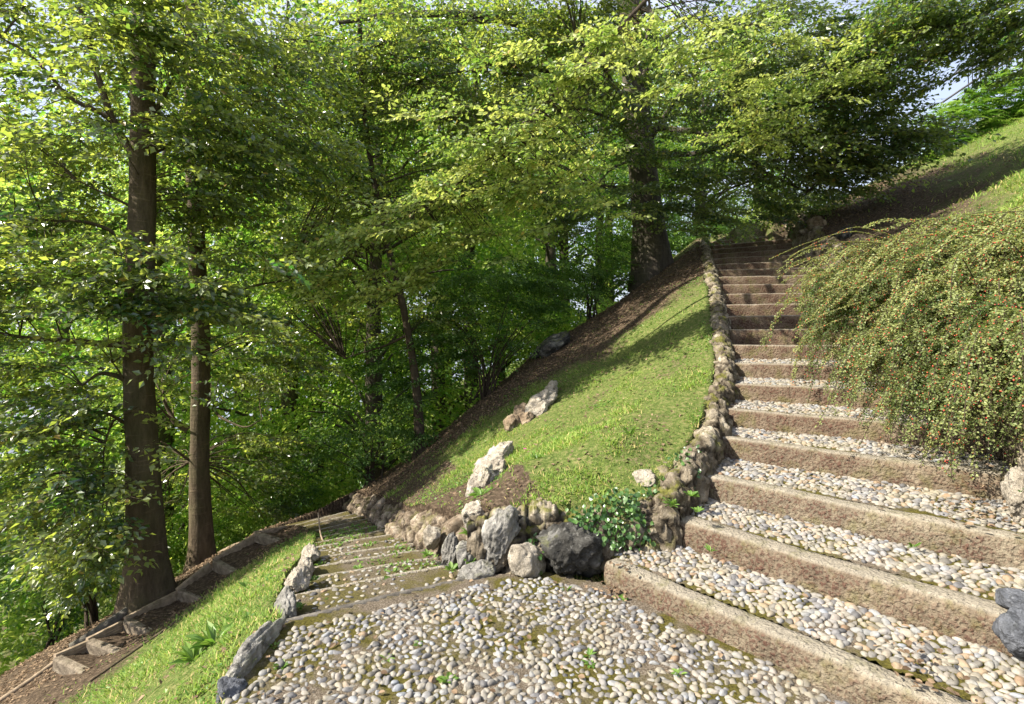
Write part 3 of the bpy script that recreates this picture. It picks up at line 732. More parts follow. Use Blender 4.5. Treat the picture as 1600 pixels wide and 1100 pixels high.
OUT = [("weathered white outcrop rising through the lower part of the lawn", M_pale, [(758, 748, 5.1, .10, .2), (752, 722, 5.3, .09, .2), (772, 715, 5.4, .11, .2), (764, 690, 5.7, .11, .22), (783, 680, 5.9, .09, .2), (772, 668, 6.1, .08, .15), (745, 742, 5.1, .07, .15)]),
 ("pale furrowed outcrop on the shadow edge higher up the lawn", M_pale, [(862, 602, 7.7, .13, .2), (845, 614, 7.5, .14, .22), (832, 630, 7.3, .12, .2), (855, 622, 7.4, .10, .18), (842, 640, 7.2, .09, .16)]),
 ("reddish brown rock cluster left of the furrowed outcrop", M_tan, [(815, 640, 7.3, .15, .18), (800, 652, 7.1, .12, .14), (822, 650, 7.1, .10, .14)])]
for i, (lab, mt, ps) in enumerate(OUT):
    mb = MB()
    for j, (px, py, Y, s, hh) in enumerate(ps):
        p = P(px, py, Y); p[2] = h1(p[0], p[1]) + hh * .22
        g, f = rock_geo(p, (s, s * 1.5, hh), 900 + i * 20 + j, (.5, .55, .3 * j), 4, .2, 8, .2); mb.add(g, tris=f)
    tag(local_mesh("rock_outcrop", mb.arr(), mb.faces(), mt), lab, "rock")
# ------------------------------------------------------------------ leaves
LEAF4 = (np.array([[0, 0, 0], [.42, .30, .07], [1, 0, -.05], [.42, -.30, .07]]), np.array([[0, 1, 2], [0, 2, 3]]))
LEAF6 = (np.array([[0, 0, 0], [.28, .25, .06], [.66, .24, .05], [1, 0, -.10], [.66, -.24, .05], [.28, -.25, .06], [.5, 0, -.01]]),
         np.array([[0, 1, 6], [1, 2, 6], [2, 3, 6], [3, 4, 6], [4, 5, 6], [5, 0, 6]]))
def leaves_geo(pos, dr, nrm, size, shape, width=1.0):
    v, f = shape; n = len(pos)
    dr = norm(dr); side = norm(np.cross(nrm, dr)); up = np.cross(dr, side)
    size = np.broadcast_to(size, (n,))
    V = pos[:, None, :] + size[:, None, None] * (v[None, :, 0:1] * dr[:, None] + v[None, :, 1:2] * width * side[:, None] + v[None, :, 2:3] * up[:, None])
    Fc = f[None] + (np.arange(n) * len(v))[:, None, None]
    return V.reshape(-1, 3), Fc.reshape(-1, 3), len(v)

def spray_template(seed, dens=1.0, leaf=.078, droop=.22, nside=13):
    r = np.random.default_rng(seed); pos = []; dr = []; tw = []
    def twig(o, ang, L, dt):
        n = max(3, int(L / (leaf * .82) * dens)); d = np.array([math.cos(ang), math.sin(ang), 0]); pv = o
        q = []
        for i in range(n):
            t = (i + .7) / n; bend = ang + .25 * t * dt
            p = o + np.array([math.cos(bend), math.sin(bend), 0]) * L * t
            s = 1 if i % 2 else -1; a = bend + s * r.uniform(.55, 1.05)
            if i == n - 1: a = bend
            pos.append(p); dr.append([math.cos(a), math.sin(a), r.normal() * .22 - .12]); q.append(p)
        tw.append((o, q[-1]))
    twig(np.zeros(3), 0, 1.0, r.normal())
    for i in range(nside):
        t = .08 + .86 * (i + r.uniform(-.3, .3)) / nside; s = 1 if i % 2 else -1
        twig(np.array([t, 0.03 * math.sin(3 * t), 0]), s * r.uniform(.5, 1.25), (.55 * (1 - t * .6)) * r.uniform(.45, 1.3), s * -.6)
    pos = np.array(pos); dr = np.array(dr)
    def bendz(p): return -droop * (p[:, 0] ** 2 + 1.3 * p[:, 1] ** 2)
    pos[:, 2] = bendz(pos) + r.normal(size=len(pos)) * .035
    dr[:, 2] -= droop * 1.2 * pos[:, 0]
    nr = np.array([0, 0, 1.0]) + r.normal(size=(len(pos), 3)) * .75
    a = np.array([x for x, _ in tw]); b = np.array([y for _, y in tw])
    a[:, 2] = bendz(a); b[:, 2] = bendz(b)
    return pos, dr, nr, a, b
TPL = [spray_template(s, dens=.8, leaf=.09, droop=.16, nside=9) for s in range(12)]
TPLS = [spray_template(s + 30, dens=.75, leaf=.12, droop=.2, nside=8) for s in range(10)]
TPLC = [spray_template(s + 50, dens=.55, leaf=.14, droop=.3, nside=9) for s in range(8)]

def in_lit_zone(p, soft=0.0):
    """would this point throw its shade on the sunlit part of the place?"""
    q = p.copy(); h = np.zeros(len(p))
    for _ in range(7):
        h = H_out(q[:, 0], q[:, 1]) * .5 + q[:, 2] * .5 if False else H_out(q[:, 0], q[:, 1])
        t = (q[:, 2] - h) / SUN[2] * .45
        q = q - t[:, None] * SUN
    x, y = q[:, 0], q[:, 1]
    lim = shade_line(x) + soft
    return (y < lim) & (x > -4.2) & (x < 9) & (p[:, 1] > -5)

def place_sprays(cen, az, scale, tilt, roll, seed, tpls=TPL, lsize=.078, shape=LEAF4, jitter=.28, tint=(.1, .85), check=True, keepfrac=.03, width=1.0, twigs=True, dead=.01):
    r = np.random.default_rng(seed); Vs = []; Fs = []; A = []; n0 = 0; TV = []; TF = []; tn = 0
    if check:
        bad = in_lit_zone(cen, -.5) & (r.uniform(size=len(cen)) > keepfrac)
        cen = cen[~bad]; az = az[~bad]; scale = scale[~bad]; tilt = tilt[~bad]; roll = roll[~bad]
    for i in range(len(cen)):
        pos, dr, nr, ta, tb = tpls[r.integers(len(tpls))]
        R = rot_from(roll[i], 0, 0); Rt = rot_from(0, tilt[i], 0); Rz = rot_from(0, 0, az[i]); M = (Rz @ Rt @ R).T
        m = r.uniform(size=len(pos)) > .08
        p = (pos * scale[i]) @ M + cen[i]; d = dr @ M + r.normal(size=dr.shape) * jitter; nn = nr @ M + r.normal(size=nr.shape) * jitter
        p = p[m]; d = d[m]; nn = nn[m]
        s = lsize * r.uniform(.7, 1.15, len(p))
        V, Fq, k = leaves_geo(p, d, nn, s, shape, width)
        Vs.append(V); Fs.append(Fq + n0); n0 += len(V)
        base = r.uniform(*tint); tt = np.clip(base + r.normal(size=len(p)) * .13, 0, .9)
        tt = np.where(r.uniform(size=len(p)) < dead, 1.0, tt)
        A.append(np.repeat(tt, k))
        if twigs:
            a = (ta * scale[i]) @ M + cen[i]; b = (tb * scale[i]) @ M + cen[i]
            w = .004 * scale[i] + .0015; side = norm(np.cross(b - a, [0, 0, 1.0])) * w; upv = np.array([0, 0, w])
            n = len(a); tri = np.stack([a + side, a - side, a + upv, b + side * .3, b - side * .3, b + upv * .3], 1).reshape(-1, 3)
            q = np.array([[0, 1, 4, 3], [1, 2, 5, 4], [2, 0, 3, 5]])[None] + (np.arange(n) * 6)[:, None, None]
            TV.append(tri); TF.append(q.reshape(-1, 4) + tn); tn += len(tri)
    if not Vs: return None
    return (np.concatenate(Vs), np.concatenate(Fs), np.concatenate(A), (np.concatenate(TV), np.concatenate(TF)) if TV else None, cen)

def blob_sprays(blobs, seed, centre=None, s=(.6, 1.1), tilt=.12, layer=.36):
    """blobs: (centre xyz, radii xyz, count) -> spray roots pointing outward"""
    r = np.random.default_rng(seed); Cn = []; Az = []
    for c, rad, n in blobs:
        d = norm(r.normal(size=(n, 3))); rr = r.uniform(0, 1, n) ** .45
        p = np.asarray(c) + d * rr[:, None] * np.asarray(rad)
        ref = np.asarray(centre if centre is not None else c)
        rr_ = np.hypot(p[:, 0] - ref[0], p[:, 1] - ref[1]); z_ = p[:, 2] + .16 * rr_; p[:, 2] = np.round(z_ / layer) * layer + r.normal(size=n) * layer * .13 - .16 * rr_
        a = np.arctan2(p[:, 1] - ref[1], p[:, 0] - ref[0]) + r.normal(size=n) * .7
        Cn.append(p); Az.append(a)
    Cn = np.concatenate(Cn); Az = np.concatenate(Az); n = len(Cn)
    return Cn, Az, r.uniform(s[0], s[1], n), tilt + r.normal(size=n) * .15, r.normal(size=n) * .18

def px_blob(px, py, Y, rx, rz, ry, n): return (P(px, py, Y), (rx, ry, rz), n)

def tree(name, label, trunk, trad, limbs, blobs, seed, mat_leaf, mat_bark_, group=None, cat="tree", s=(.6, 1.1), lsize=.078, shape=LEAF4, tint=(.1, .85),
         ns=16, links=60, tpls=TPL, check=True, extra=None, keepfrac=.03, twigs=True, flare=True, dead=.01, tilt=.12):
    base = np.asarray(trunk[0], float); base = np.array([base[0], base[1], base[2]])
    root = empty(name, base, label, cat, group)
    tp = smooth_path(trunk, 40); u = np.linspace(0, 1, 40)
    rad = np.interp(u, np.linspace(0, 1, len(trad)), trad)
    mb = MB(); V, Q, T = tube_geo(tp, rad, ns, seed, .10)
    if flare:
        hgt = V[:, 2] - base[2]; fl = np.exp(-np.clip(hgt, -0.3, 9) / (trad[0] * 1.7)) * (.9 if trad[0] < .4 else .45); cxy = np.array([np.interp(V[:, 2], tp[:, 2], tp[:, a]) for a in (0, 1)]).T
        ang = np.arctan2(V[:, 1] - cxy[:, 1], V[:, 0] - cxy[:, 0]); lob = .55 + .45 * np.cos(ang * 4 + seed)
        V[:, :2] = cxy + (V[:, :2] - cxy) * (1 + fl * lob)[:, None]
    mb.add(V, Q, T)
    build_mesh("trunk", mb.arr(), mb.faces(), mat_bark_, root)
    r = np.random.default_rng(seed + 1)
    Cn, Az, Sc, Ti, Ro = blob_sprays(blobs, seed, None if centre_of(tp) is None else centre_of(tp), s, tilt)
    if extra is not None:
        Cn = np.concatenate([Cn, extra[0]]); Az = np.concatenate([Az, extra[1]]); Sc = np.concatenate([Sc, extra[2]]); Ti = np.concatenate([Ti, extra[3]]); Ro = np.concatenate([Ro, extra[4]])
    g = place_sprays(Cn, Az, Sc, Ti, Ro, seed + 2, tpls, lsize, shape, tint=tint, check=check, keepfrac=keepfrac, twigs=twigs, dead=dead)
    lm = MB(); nodes = [tp[12:]]
    for path, r0 in limbs:
        pt = smooth_path(path, 22); pt = pt + 0.035 * np.stack([fbm(pt * 2 + k * 9 + seed, 2, seed) for k in range(3)], 1)
        lm.add(*tube_geo(pt, np.linspace(r0, max(r0 * .25, .008), 22), 8, seed, .06)); nodes.append(pt)
    nodes = np.concatenate(nodes)
    if g is not None:
        V, Fq, A, tw, kept = g
        build_mesh("crown", V, Fq, mat_leaf, root, smooth=False, attrs={"tint": A})
        if len(kept) and links:
            sel = r.choice(len(kept), min(links, len(kept)), replace=False)
            for c in kept[sel]:
                d = np.linalg.norm(nodes - c, axis=1) + .8 * np.clip(nodes[:, 2] - c[2] + .2, 0, 9); j = np.argmin(d); a = nodes[j]
                L = np.linalg.norm(c - a)
                if L < .15 or L > 2.6: continue
                mid = (a + c) / 2 + np.array([0, 0, .10 * L]) + r.normal(size=3) * .06 * L
                pt = smooth_path([a, mid, c], 9)
                lm.add(*tube_geo(pt, np.linspace(.005 + .006 * L, .004, 9), 5))
        if tw is not None: lm.add(tw[0], quads=tw[1])
    if lm.V: build_mesh("branches", lm.arr(), lm.faces(), mat_bark_ if limbs else M_barkg, root)
    return root
def centre_of(tp): return tp[len(tp) // 2]
# ------------------------------------------------------------------ the named trees
def g0(px, py, Y, sink=.15):                      # foot of a trunk on the ground
    p = P(px, py, Y); return np.array([p[0], p[1], h1(p[0], p[1]) - sink])

# left trunk of the pair
t1 = g0(232, 925, 7.2); T1 = [t1, P(222, 700, 7.2), P(216, 540, 7.2), P(222, 330, 7.2), P(224, 130, 7.2), P(226, -150, 7.2), P(230, -500, 7.3)]
L1 = [([P(218, 250, 7.2), P(180, 190, 7.15), P(135, 60, 7.1), P(110, -60, 7.0)], .062),
      ([P(180, 185, 7.15), P(110, 150, 7.0), P(50, 90, 6.9), P(0, 60, 6.8)], .035),
      ([P(230, 200, 7.2), P(262, 140, 7.3), P(295, 90, 7.5), P(340, 50, 7.6)], .035),
      ([P(232, 240, 7.2), P(270, 225, 7.4), P(340, 205, 7.9), P(430, 180, 8.3)], .05),
      ([P(212, 540, 7.2), P(130, 535, 7.0), P(60, 532, 6.9), P(-40, 515, 6.8)], .05),
      ([P(203, 600, 7.2), P(185, 588, 7.1), P(155, 585, 7.0), P(125, 605, 6.9)], .045),
      ([P(200, 612, 7.2), P(188, 585, 7.0), P(175, 565, 6.9)], .02),
      ([P(205, 665, 7.2), P(180, 650, 7.0), P(150, 640, 6.8), P(100, 640, 6.5)], .025),
      ([P(180, 655, 7.0), P(166, 690, 6.9), P(160, 740, 6.9)], .014),
      ([P(203, 320, 7.2), P(160, 300, 7.1), P(120, 280, 7)], .02),
      ([P(205, 380, 7.2), P(150, 350, 6.9), P(80, 345, 6.6), P(0, 330, 6.5)], .03)]
B1 = [px_blob(60, 415, 6.6, 1.3, .22, .8, 58), px_blob(200, 400, 6.3, .9, .18, .6, 31), px_blob(330, 425, 6.0, .95, .25, .7, 46), px_blob(450, 375, 6.4, .7, .2, .6, 28),
      px_blob(390, 470, 6.3, .8, .22, .6, 26), px_blob(60, 225, 7.0, 1.5, .8, 1.2, 93), px_blob(110, 330, 7.0, 1.2, .4, 1.0, 46), px_blob(60, 60, 7.4, 1.6, .9, 1.3, 85),
      px_blob(300, 90, 7.3, 1.3, .8, 1.2, 78), px_blob(400, 220, 7.8, 1.3, .8, 1.2, 85), px_blob(130, 600, 6.9, .9, .35, .7, 26), px_blob(30, 560, 6.9, .9, .5, .8, 46),
      px_blob(60, 670, 6.6, 1.0, .4, .8, 54), px_blob(130, 750, 6.6, .7, .35, .6, 39), px_blob(150, 830, 6.4, .55, .3, .5, 28), px_blob(40, 790, 6.8, .8, .4, .7, 31),
      px_blob(200, -60, 7.5, 2.6, .8, 1.8, 85), px_blob(300, 300, 7.6, .8, .5, .7, 31), px_blob(228, 668, 6.85, .22, .12, .1, 3), px_blob(215, 50, 6.6, .6, .5, .3, 50), px_blob(220, 420, 6.4, .55, .3, .3, 60), px_blob(220, 500, 6.4, .5, .2, .3, 30), px_blob(310, 200, 7.2, .8, .5, .5, 40), px_blob(310, 470, 7.0, .7, .3, .5, 40), px_blob(215, 215, 6.85, .35, .25, .2, 7), px_blob(30, 480, 6.4, .8, .25, .6, 28), px_blob(200, 480, 6.5, .7, .28, .3, 26)]
tree("beech_tree", "tall tree with the thicker brown trunk, left one of the pair below the lawn", T1, [.235, .19, .175, .16, .14, .12, .08], L1, B1, 301,
     M_leaf, M_bark, cat="tree", s=(.45, .85), links=190, shape=LEAF4, lsize=.095)
# right trunk of the pair
t2 = g0(316, 885, 9.0); T2 = [t2, P(312, 720, 9.0), P(314, 560, 9.0), P(306, 350, 9.1), P(300, 170, 9.2), P(300, -100, 9.3), P(300, -400, 9.4)]
L2 = [([P(330, 640, 9.0), P(350, 655, 8.9), P(382, 666, 8.8), P(410, 655, 8.8)], .025), ([P(296, 672, 9), P(275, 660, 8.9), P(262, 640, 8.9), P(250, 615, 8.8)], .06),
      ([P(275, 660, 8.9), P(262, 650, 8.8), P(243, 632, 8.6)], .03), ([P(300, 720, 9.0), P(270, 700, 8.8), P(250, 690, 8.7)], .025),
      ([P(308, 200, 9.1), P(370, 160, 9.4), P(430, 120, 9.6)], .04), ([P(312, 480, 9), P(380, 450, 9.2), P(450, 440, 9.5)], .04)]
B2 = [px_blob(306, 330, 8.3, .5, .4, .3, 30), px_blob(310, 450, 8.2, .5, .25, .3, 24), px_blob(306, 200, 8.5, .5, .4, .3, 26), px_blob(420, 100, 9.4, 1.4, 1.0, 1.2, 90), px_blob(480, 260, 9.8, 1.2, 1.0, 1.2, 82), px_blob(400, 380, 9.3, 1.3, .6, 1.0, 52), px_blob(400, 560, 9.6, 1.1, .7, .9, 60),
      px_blob(270, 560, 9.8, 1.2, .8, .6, 52), px_blob(380, 700, 9.8, .9, .6, .7, 45), px_blob(265, 760, 9.7, .9, .7, .5, 45), px_blob(400, 790, 10.3, .8, .5, .5, 33), px_blob(340, 20, 9.6, 2, .7, 1.5, 52)]
tree("beech_tree", "slimmer brown trunked tree, right one of the pair standing below the lawn", T2, [.19, .15, .14, .13, .115, .09, .06], L2, B2, 302,
     M_leaf, M_bark, cat="tree", s=(.5, .95), links=150, lsize=.095)
# big beech on the skyline
t3 = g0(1022, 435, 13.2, .3); T3 = [t3, P(1012, 340, 13.1), P(1000, 220, 13.0), P(990, 110, 13.0), P(982, 0, 13.0), P(975, -160, 13.0), P(970, -330, 13)]
L3 = [([P(985, 105, 12.9), P(900, 70, 11.8), P(780, 30, 10.8), P(640, 22, 10.0), P(530, 35, 9.6)], .14), ([P(780, 32, 10.8), P(700, 40, 10.2), P(620, 60, 9.8), P(560, 80, 9.6)], .06),
      ([P(990, 150, 12.9), P(850, 110, 11.3), P(720, 95, 10.3), P(610, 85, 9.8)], .06), ([P(990, 160, 12.9), P(880, 130, 11.2), P(760, 112, 10.2), P(660, 120, 9.8)], .05),
      ([P(1000, 180, 12.9), P(962, 140, 12.4), P(945, 110, 11.8), P(900, 60, 10)], .09), ([P(995, 170, 13), P(1010, 110, 12.6), P(1040, 60, 12), P(1090, 20, 11)], .09),
      ([P(1008, 230, 13), P(1040, 180, 12.6), P(1080, 130, 12), P(1150, 90, 11)], .08), ([P(1010, 200, 13), P(1100, 210, 12), P(1180, 260, 11.5), P(1260, 300, 11)], .07),
      ([P(1010, 240, 13), P(1110, 235, 12), P(1230, 170, 10.6), P(1330, 150, 10)], .07), ([P(995, 230, 13), P(960, 190, 12.3), P(900, 170, 11), P(820, 180, 9)], .06),
      ([P(985, 60, 13), P(1000, 20, 11), P(1020, 20, 8.5), P(1010, 60, 7.3)], .07), ([P(950, 110, 12), P(930, 80, 9.5), P(880, 130, 7.8), P(780, 230, 7.6), P(660, 330, 7.8)], .06),
      ([P(985, 250, 13), P(955, 265, 12.5), P(930, 290, 12)], .04)]
B3 = [px_blob(1005, 240, 12.0, .7, .25, .3, 24), px_blob(1020, 320, 12.2, .6, .2, .3, 18), px_blob(620, 70, 10, 1.5, .6, 1.4, 85), px_blob(760, 130, 10.5, 1.5, .8, 1.5, 85), px_blob(600, 190, 10.2, 1.2, .9, 1.2, 59), px_blob(880, 30, 11, 1.8, .7, 1.5, 68),
      px_blob(1150, 60, 10.5, 1.7, 1.0, 1.5, 150), px_blob(1300, 265, 10.8, 1.0, .35, .9, 76), px_blob(1390, 215, 10.4, .8, .4, .8, 59), px_blob(1240, 315, 12.3, .9, .3, .7, 51), px_blob(1000, 300, 11.6, .6, .4, .4, 28), px_blob(1070, 340, 12.2, .7, .3, .4, 34), px_blob(1010, 190, 11.6, .7, .6, .4, 37), px_blob(1000, 95, 11.2, .8, .6, .4, 37), px_blob(1260, 140, 10.2, 1.6, .8, 1.4, 190), px_blob(1200, 240, 10.8, 1.5, .7, 1.3, 180), px_blob(1340, 210, 10.4, .9, .5, 1.0, 76),
      px_blob(1110, 170, 11.0, .9, .9, .8, 76), px_blob(1180, 320, 12.0, 1.0, .4, 1.0, 39), px_blob(1080, 290, 12.2, .8, .5, .6, 39), px_blob(820, 250, 11.6, 1.5, 1.0, 1.0, 93), px_blob(900, 330, 12.6, 1.0, .8, .8, 59),
      px_blob(930, 180, 12.4, .8, 1.0, .6, 42), px_blob(1350, 60, 9.8, 1.0, .9, 1.2, 93), px_blob(1040, 260, 11.7, .8, .35, .5, 18), px_blob(700, 290, 11.5, 1.3, .7, 1.0, 51)]
SH = []  # leaf clumps added up-sun to shade the upper stairs, slope and right bank
for tx, ty, dd, n_ in [(7.6, 10.2, 7.5, 50), (8.6, 10.6, 8, 40), (6.6, 9.6, 8, 30), (1.0, 9.6, 6.5, 30), (-.5, 9.0, 6, 30), (4.5, 12, 5.5, 60), (4.3, 11, 6.5, 50), (5.2, 12.5, 6, 50), (2.2, 10.5, 6.0, 40), (6.2, 11.5, 7, 60), (7.5, 11.5, 7, 40), (3.0, 11.5, 5, 30), (6.5, 10.6, 7.5, 50), (5.3, 11, 5, 40)]:
    SH.append((np.array([tx, ty, h1(tx, ty)]) + SUN * dd, (.9, .8, .5), n_))
SHX = blob_sprays(SH, 399, None, (.6, 1.0), .12)
T3root = tree("beech_tree", "big old beech with a thick dark trunk on the skyline left of the upper stairs", T3, [.46, .36, .32, .30, .27, .22, .15], L3, B3, 303,
     M_leaf, M_barkd, cat="tree", s=(.55, 1.05), links=260, extra=SHX, lsize=.092, keepfrac=.25, tint=(.1, .75))
# the yellow-green outer branch hanging toward the camera from the big beech
By = [px_blob(1010, 60, 6.6, .62, .20, .5, 23), px_blob(920, 120, 6.6, .50, .18, .5, 18), px_blob(850, 85, 6.4, .28, .08, .3, 5), px_blob(780, 75, 6.3, .12, .04, .2, 2), px_blob(860, 190, 6.8, .55, .20, .5, 20), px_blob(750, 165, 6.8, .30, .1, .3, 5),
      px_blob(690, 165, 6.8, .25, .06, .2, 3), px_blob(790, 240, 7.0, .62, .22, .6, 23), px_blob(710, 290, 7.2, .62, .22, .6, 24), px_blob(640, 345, 7.5, .65, .22, .6, 26), px_blob(560, 375, 7.8, .55, .16, .5, 18),
      px_blob(860, 300, 7.3, .45, .28, .4, 18), px_blob(940, 250, 7.1, .22, .32, .3, 12), px_blob(770, 360, 7.6, .5, .24, .5, 18), px_blob(690, 400, 7.9, .5, .25, .5, 16), px_blob(950, 330, 7.4, .18, .22, .2, 4),
      px_blob(880, 350, 7.4, .14, .10, .2, 4), px_blob(1100, 60, 7.2, .6, .3, .5, 18), px_blob(1060, 120, 7.2, .35, .15, .3, 6), px_blob(600, 450, 8.2, .5, .3, .5, 15), px_blob(560, 440, 8.0, .6, .25, .5, 17), px_blob(500, 400, 8.1, .5, .2, .5, 12), px_blob(660, 440, 8.0, .6, .25, .5, 17), px_blob(780, 300, 7.4, .6, .25, .5, 17), px_blob(1230, 150, 8.4, .8, .3, .6, 22), px_blob(1320, 110, 8.6, .7, .3, .6, 20), px_blob(1180, 210, 8.6, .7, .3, .5, 18), px_blob(1150, 130, 7.8, .6, .25, .5, 12), px_blob(1200, 60, 8, .7, .5, .6, 20)]
Cn, Az, Sc, Ti, Ro = blob_sprays(By, 77, P(1000, 0, 9), (.42, .8), .14, .25)
Az = np.where(np.arange(len(Az)) % 4 == 0, Az, math.pi + .35 + RNG.normal(size=len(Az)) * .5)
g = place_sprays(Cn, Az, Sc, Ti, Ro, 78, TPL, .076, LEAF6, tint=(.1, .95), check=False, dead=.02)
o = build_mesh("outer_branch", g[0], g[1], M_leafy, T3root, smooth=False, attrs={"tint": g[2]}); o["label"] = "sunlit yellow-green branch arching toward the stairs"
mb = MB(); mb.add(g[3][0], quads=g[3][1])
main = [P(1060, -60, 7.5), P(1000, 10, 6.8), P(900, 110, 6.7), P(800, 215, 7.0), P(690, 305, 7.3), P(570, 370, 7.8)]
mp = smooth_path(main, 40); mb.add(*tube_geo(mp, np.linspace(.03, .006, 40), 6))
for c in Cn[::2]:
    j = np.argmin(np.linalg.norm(mp - c, axis=1)); 
    if .1 < np.linalg.norm(mp[j] - c) < 1.6: mb.add(*tube_geo(smooth_path([mp[j], (mp[j] + c) / 2 + np.array([0, 0, .05]), c], 6), np.linspace(.009, .003, 6), 4))
build_mesh("outer_branch_wood", mb.arr(), mb.faces(), M_barkg, T3root)

# leaning thin tree behind the path
t4 = g0(657, 712, 9.9, .1); T4 = [t4, P(650, 600, 9.9), P(630, 480, 9.9), P(610, 400, 9.9), P(582, 270, 9.9), P(565, 120, 9.9), P(560, -60, 9.9)]
B4 = [px_blob(560, 130, 11, 1.3, .9, 1, 64), px_blob(540, 320, 10.6, 1.0, .8, 1, 56), px_blob(640, 480, 10.4, 1.0, .6, .8, 48), px_blob(520, 500, 10.8, 1.0, .7, .8, 56), px_blob(480, 420, 10.8, .9, .7, .8, 48), px_blob(660, 300, 11.4, 1, .8, .8, 40)]
tree("slender_tree", "thin dark leaning tree with ivy at its foot, behind the bend of the lower path", T4, [.11, .075, .065, .06, .05, .045, .04], [([P(630, 480, 9.9), P(600, 430, 9.8), P(570, 400, 9.8)], .04), ([P(640, 520, 9.9), P(600, 540, 10), P(540, 560, 10.2)], .03)], B4, 304,
     M_leaf, M_barkg, s=(.5, .9), links=90, tint=(.3, .9))

# shrubs on the skyline
def shrub(label, px, py, Y, stems, spread, height, blobs, seed, mat=M_leafd, name="shrub", group=None, lsize=.055, s=(.3, .55), tint=(.1, .8), r0=.022, check=False, lean=(0, 0)):
    b = g0(px, py, Y, .08); r = np.random.default_rng(seed)
    root = empty(name, b, label, "shrub", group); mb = MB(); tips = []
    for i in range(stems):
        a = r.uniform(0, 6.28); d = spread * r.uniform(.25, 1); hgt = height * r.uniform(.6, 1.05)
        e = b + np.array([math.cos(a) * d + lean[0], math.sin(a) * d * .7 + lean[1], hgt]); m = b + (e - b) * .45 + np.array([0, 0, .12 * hgt]) - np.array([math.cos(a), math.sin(a), 0]) * d * .1
        pt = smooth_path([b + r.normal(size=3) * [.09, .09, 0], m, e], 12); mb.add(*tube_geo(pt, np.linspace(r0 * r.uniform(.6, 1.2), .005, 12), 5)); tips.append(pt[5:])
    build_mesh("stems", mb.arr(), mb.faces(), M_barkg, root)
    Cn, Az, Sc, Ti, Ro = blob_sprays(blobs, seed, b + np.array([0, 0, height * .5]), s, .2)
    T = np.concatenate(tips); ex = T[r.choice(len(T), min(len(T), stems * 3), replace=False)]
    Cn = np.concatenate([Cn, ex]); k = len(ex); Az = np.concatenate([Az, r.uniform(0, 6.28, k)]); Sc = np.concatenate([Sc, r.uniform(*s, k)]); Ti = np.concatenate([Ti, r.normal(size=k) * .3]); Ro = np.concatenate([Ro, r.normal(size=k) * .3])
    g = place_sprays(Cn, Az, Sc, Ti, Ro, seed, TPL, lsize, LEAF4, tint=tint, check=check, twigs=False)
    if g: build_mesh("foliage", g[0], g[1], mat, root, smooth=False, attrs={"tint": g[2]})
    return root
shrub("dark shrub with many thin stems fanning out on the slope's skyline, mid photo", 762, 612, 10.4, 16, 1.2, 1.9,
      [px_blob(760, 440, 10.6, 1.1, .55, .8, 170), px_blob(690, 520, 10.4, .8, .6, .7, 140), px_blob(850, 440, 10.9, .9, .55, .7, 120), px_blob(650, 600, 10.3, .6, .55, .5, 90), px_blob(730, 560, 10.9, .5, .4, .3, 40), px_blob(600, 560, 10.6, .6, .6, .5, 70)], 401)
shrub("small dark twiggy shrub at the end of the lower path", 578, 748, 9.9, 12, .9, 1.0,
      [px_blob(580, 660, 10, .8, .3, .5, 80), px_blob(510, 700, 10.1, .6, .35, .5, 60), px_blob(640, 680, 10.0, .3, .35, .3, 30), px_blob(470, 760, 10.3, .5, .3, .4, 40)], 402)
shrub("dark dense evergreen shrub between the big beech and the multi-stemmed shrub", 925, 500, 12.8, 10, .8, 1.6,
      [px_blob(920, 430, 13, 1.1, .6, .7, 150), px_blob(960, 370, 13.4, .8, .7, .6, 90), px_blob(860, 480, 12.9, .6, .35, .5, 60)], 403)
shrub("bright low shrub in sun behind the top of the stairs, right of the big trunk", 1085, 385, 16.5, 10, 1.4, 1.2,
      [px_blob(1090, 365, 16.5, 1.5, .45, .8, 120), px_blob(1170, 360, 17, 1.0, .35, .8, 70), px_blob(1060, 330, 17, .6, .5, .6, 50)], 404, mat=M_weed, lsize=.08, s=(.4, .7))
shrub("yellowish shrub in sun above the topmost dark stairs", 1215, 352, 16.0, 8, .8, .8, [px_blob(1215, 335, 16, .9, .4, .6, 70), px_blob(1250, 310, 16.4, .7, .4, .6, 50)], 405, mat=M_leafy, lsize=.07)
# bushes at the lower left under the trees
shrub("low dark bush with two thin trunks at the lower left edge of the photo", 82, 985, 9.2, 6, .7, 1.2, [px_blob(60, 870, 9, 1.0, .3, .8, 80), px_blob(20, 830, 9.4, .9, .5, .8, 80), px_blob(120, 880, 8.8, .5, .22, .5, 36)], 406, lsize=.07, s=(.4, .7), r0=.035)
shrub("small bush on a forked brown stem left of the thick trunk", 152, 960, 8.2, 4, .45, .9, [px_blob(170, 870, 8.2, .5, .3, .5, 60), px_blob(120, 850, 8.0, .4, .3, .4, 40)], 407, mat=M_leaf, lsize=.075, s=(.35, .6), r0=.05, lean=(-.2, 0))
shrub("green bush filling the gap right of the slimmer trunk", 400, 840, 11.0, 8, .9, 1.2, [px_blob(395, 800, 11, 1.0, .5, .6, 120), px_blob(470, 770, 11.2, .8, .4, .6, 90), px_blob(290, 840, 11, .5, .4, .4, 50)], 408, mat=M_leafb, lsize=.07, s=(.4, .7))

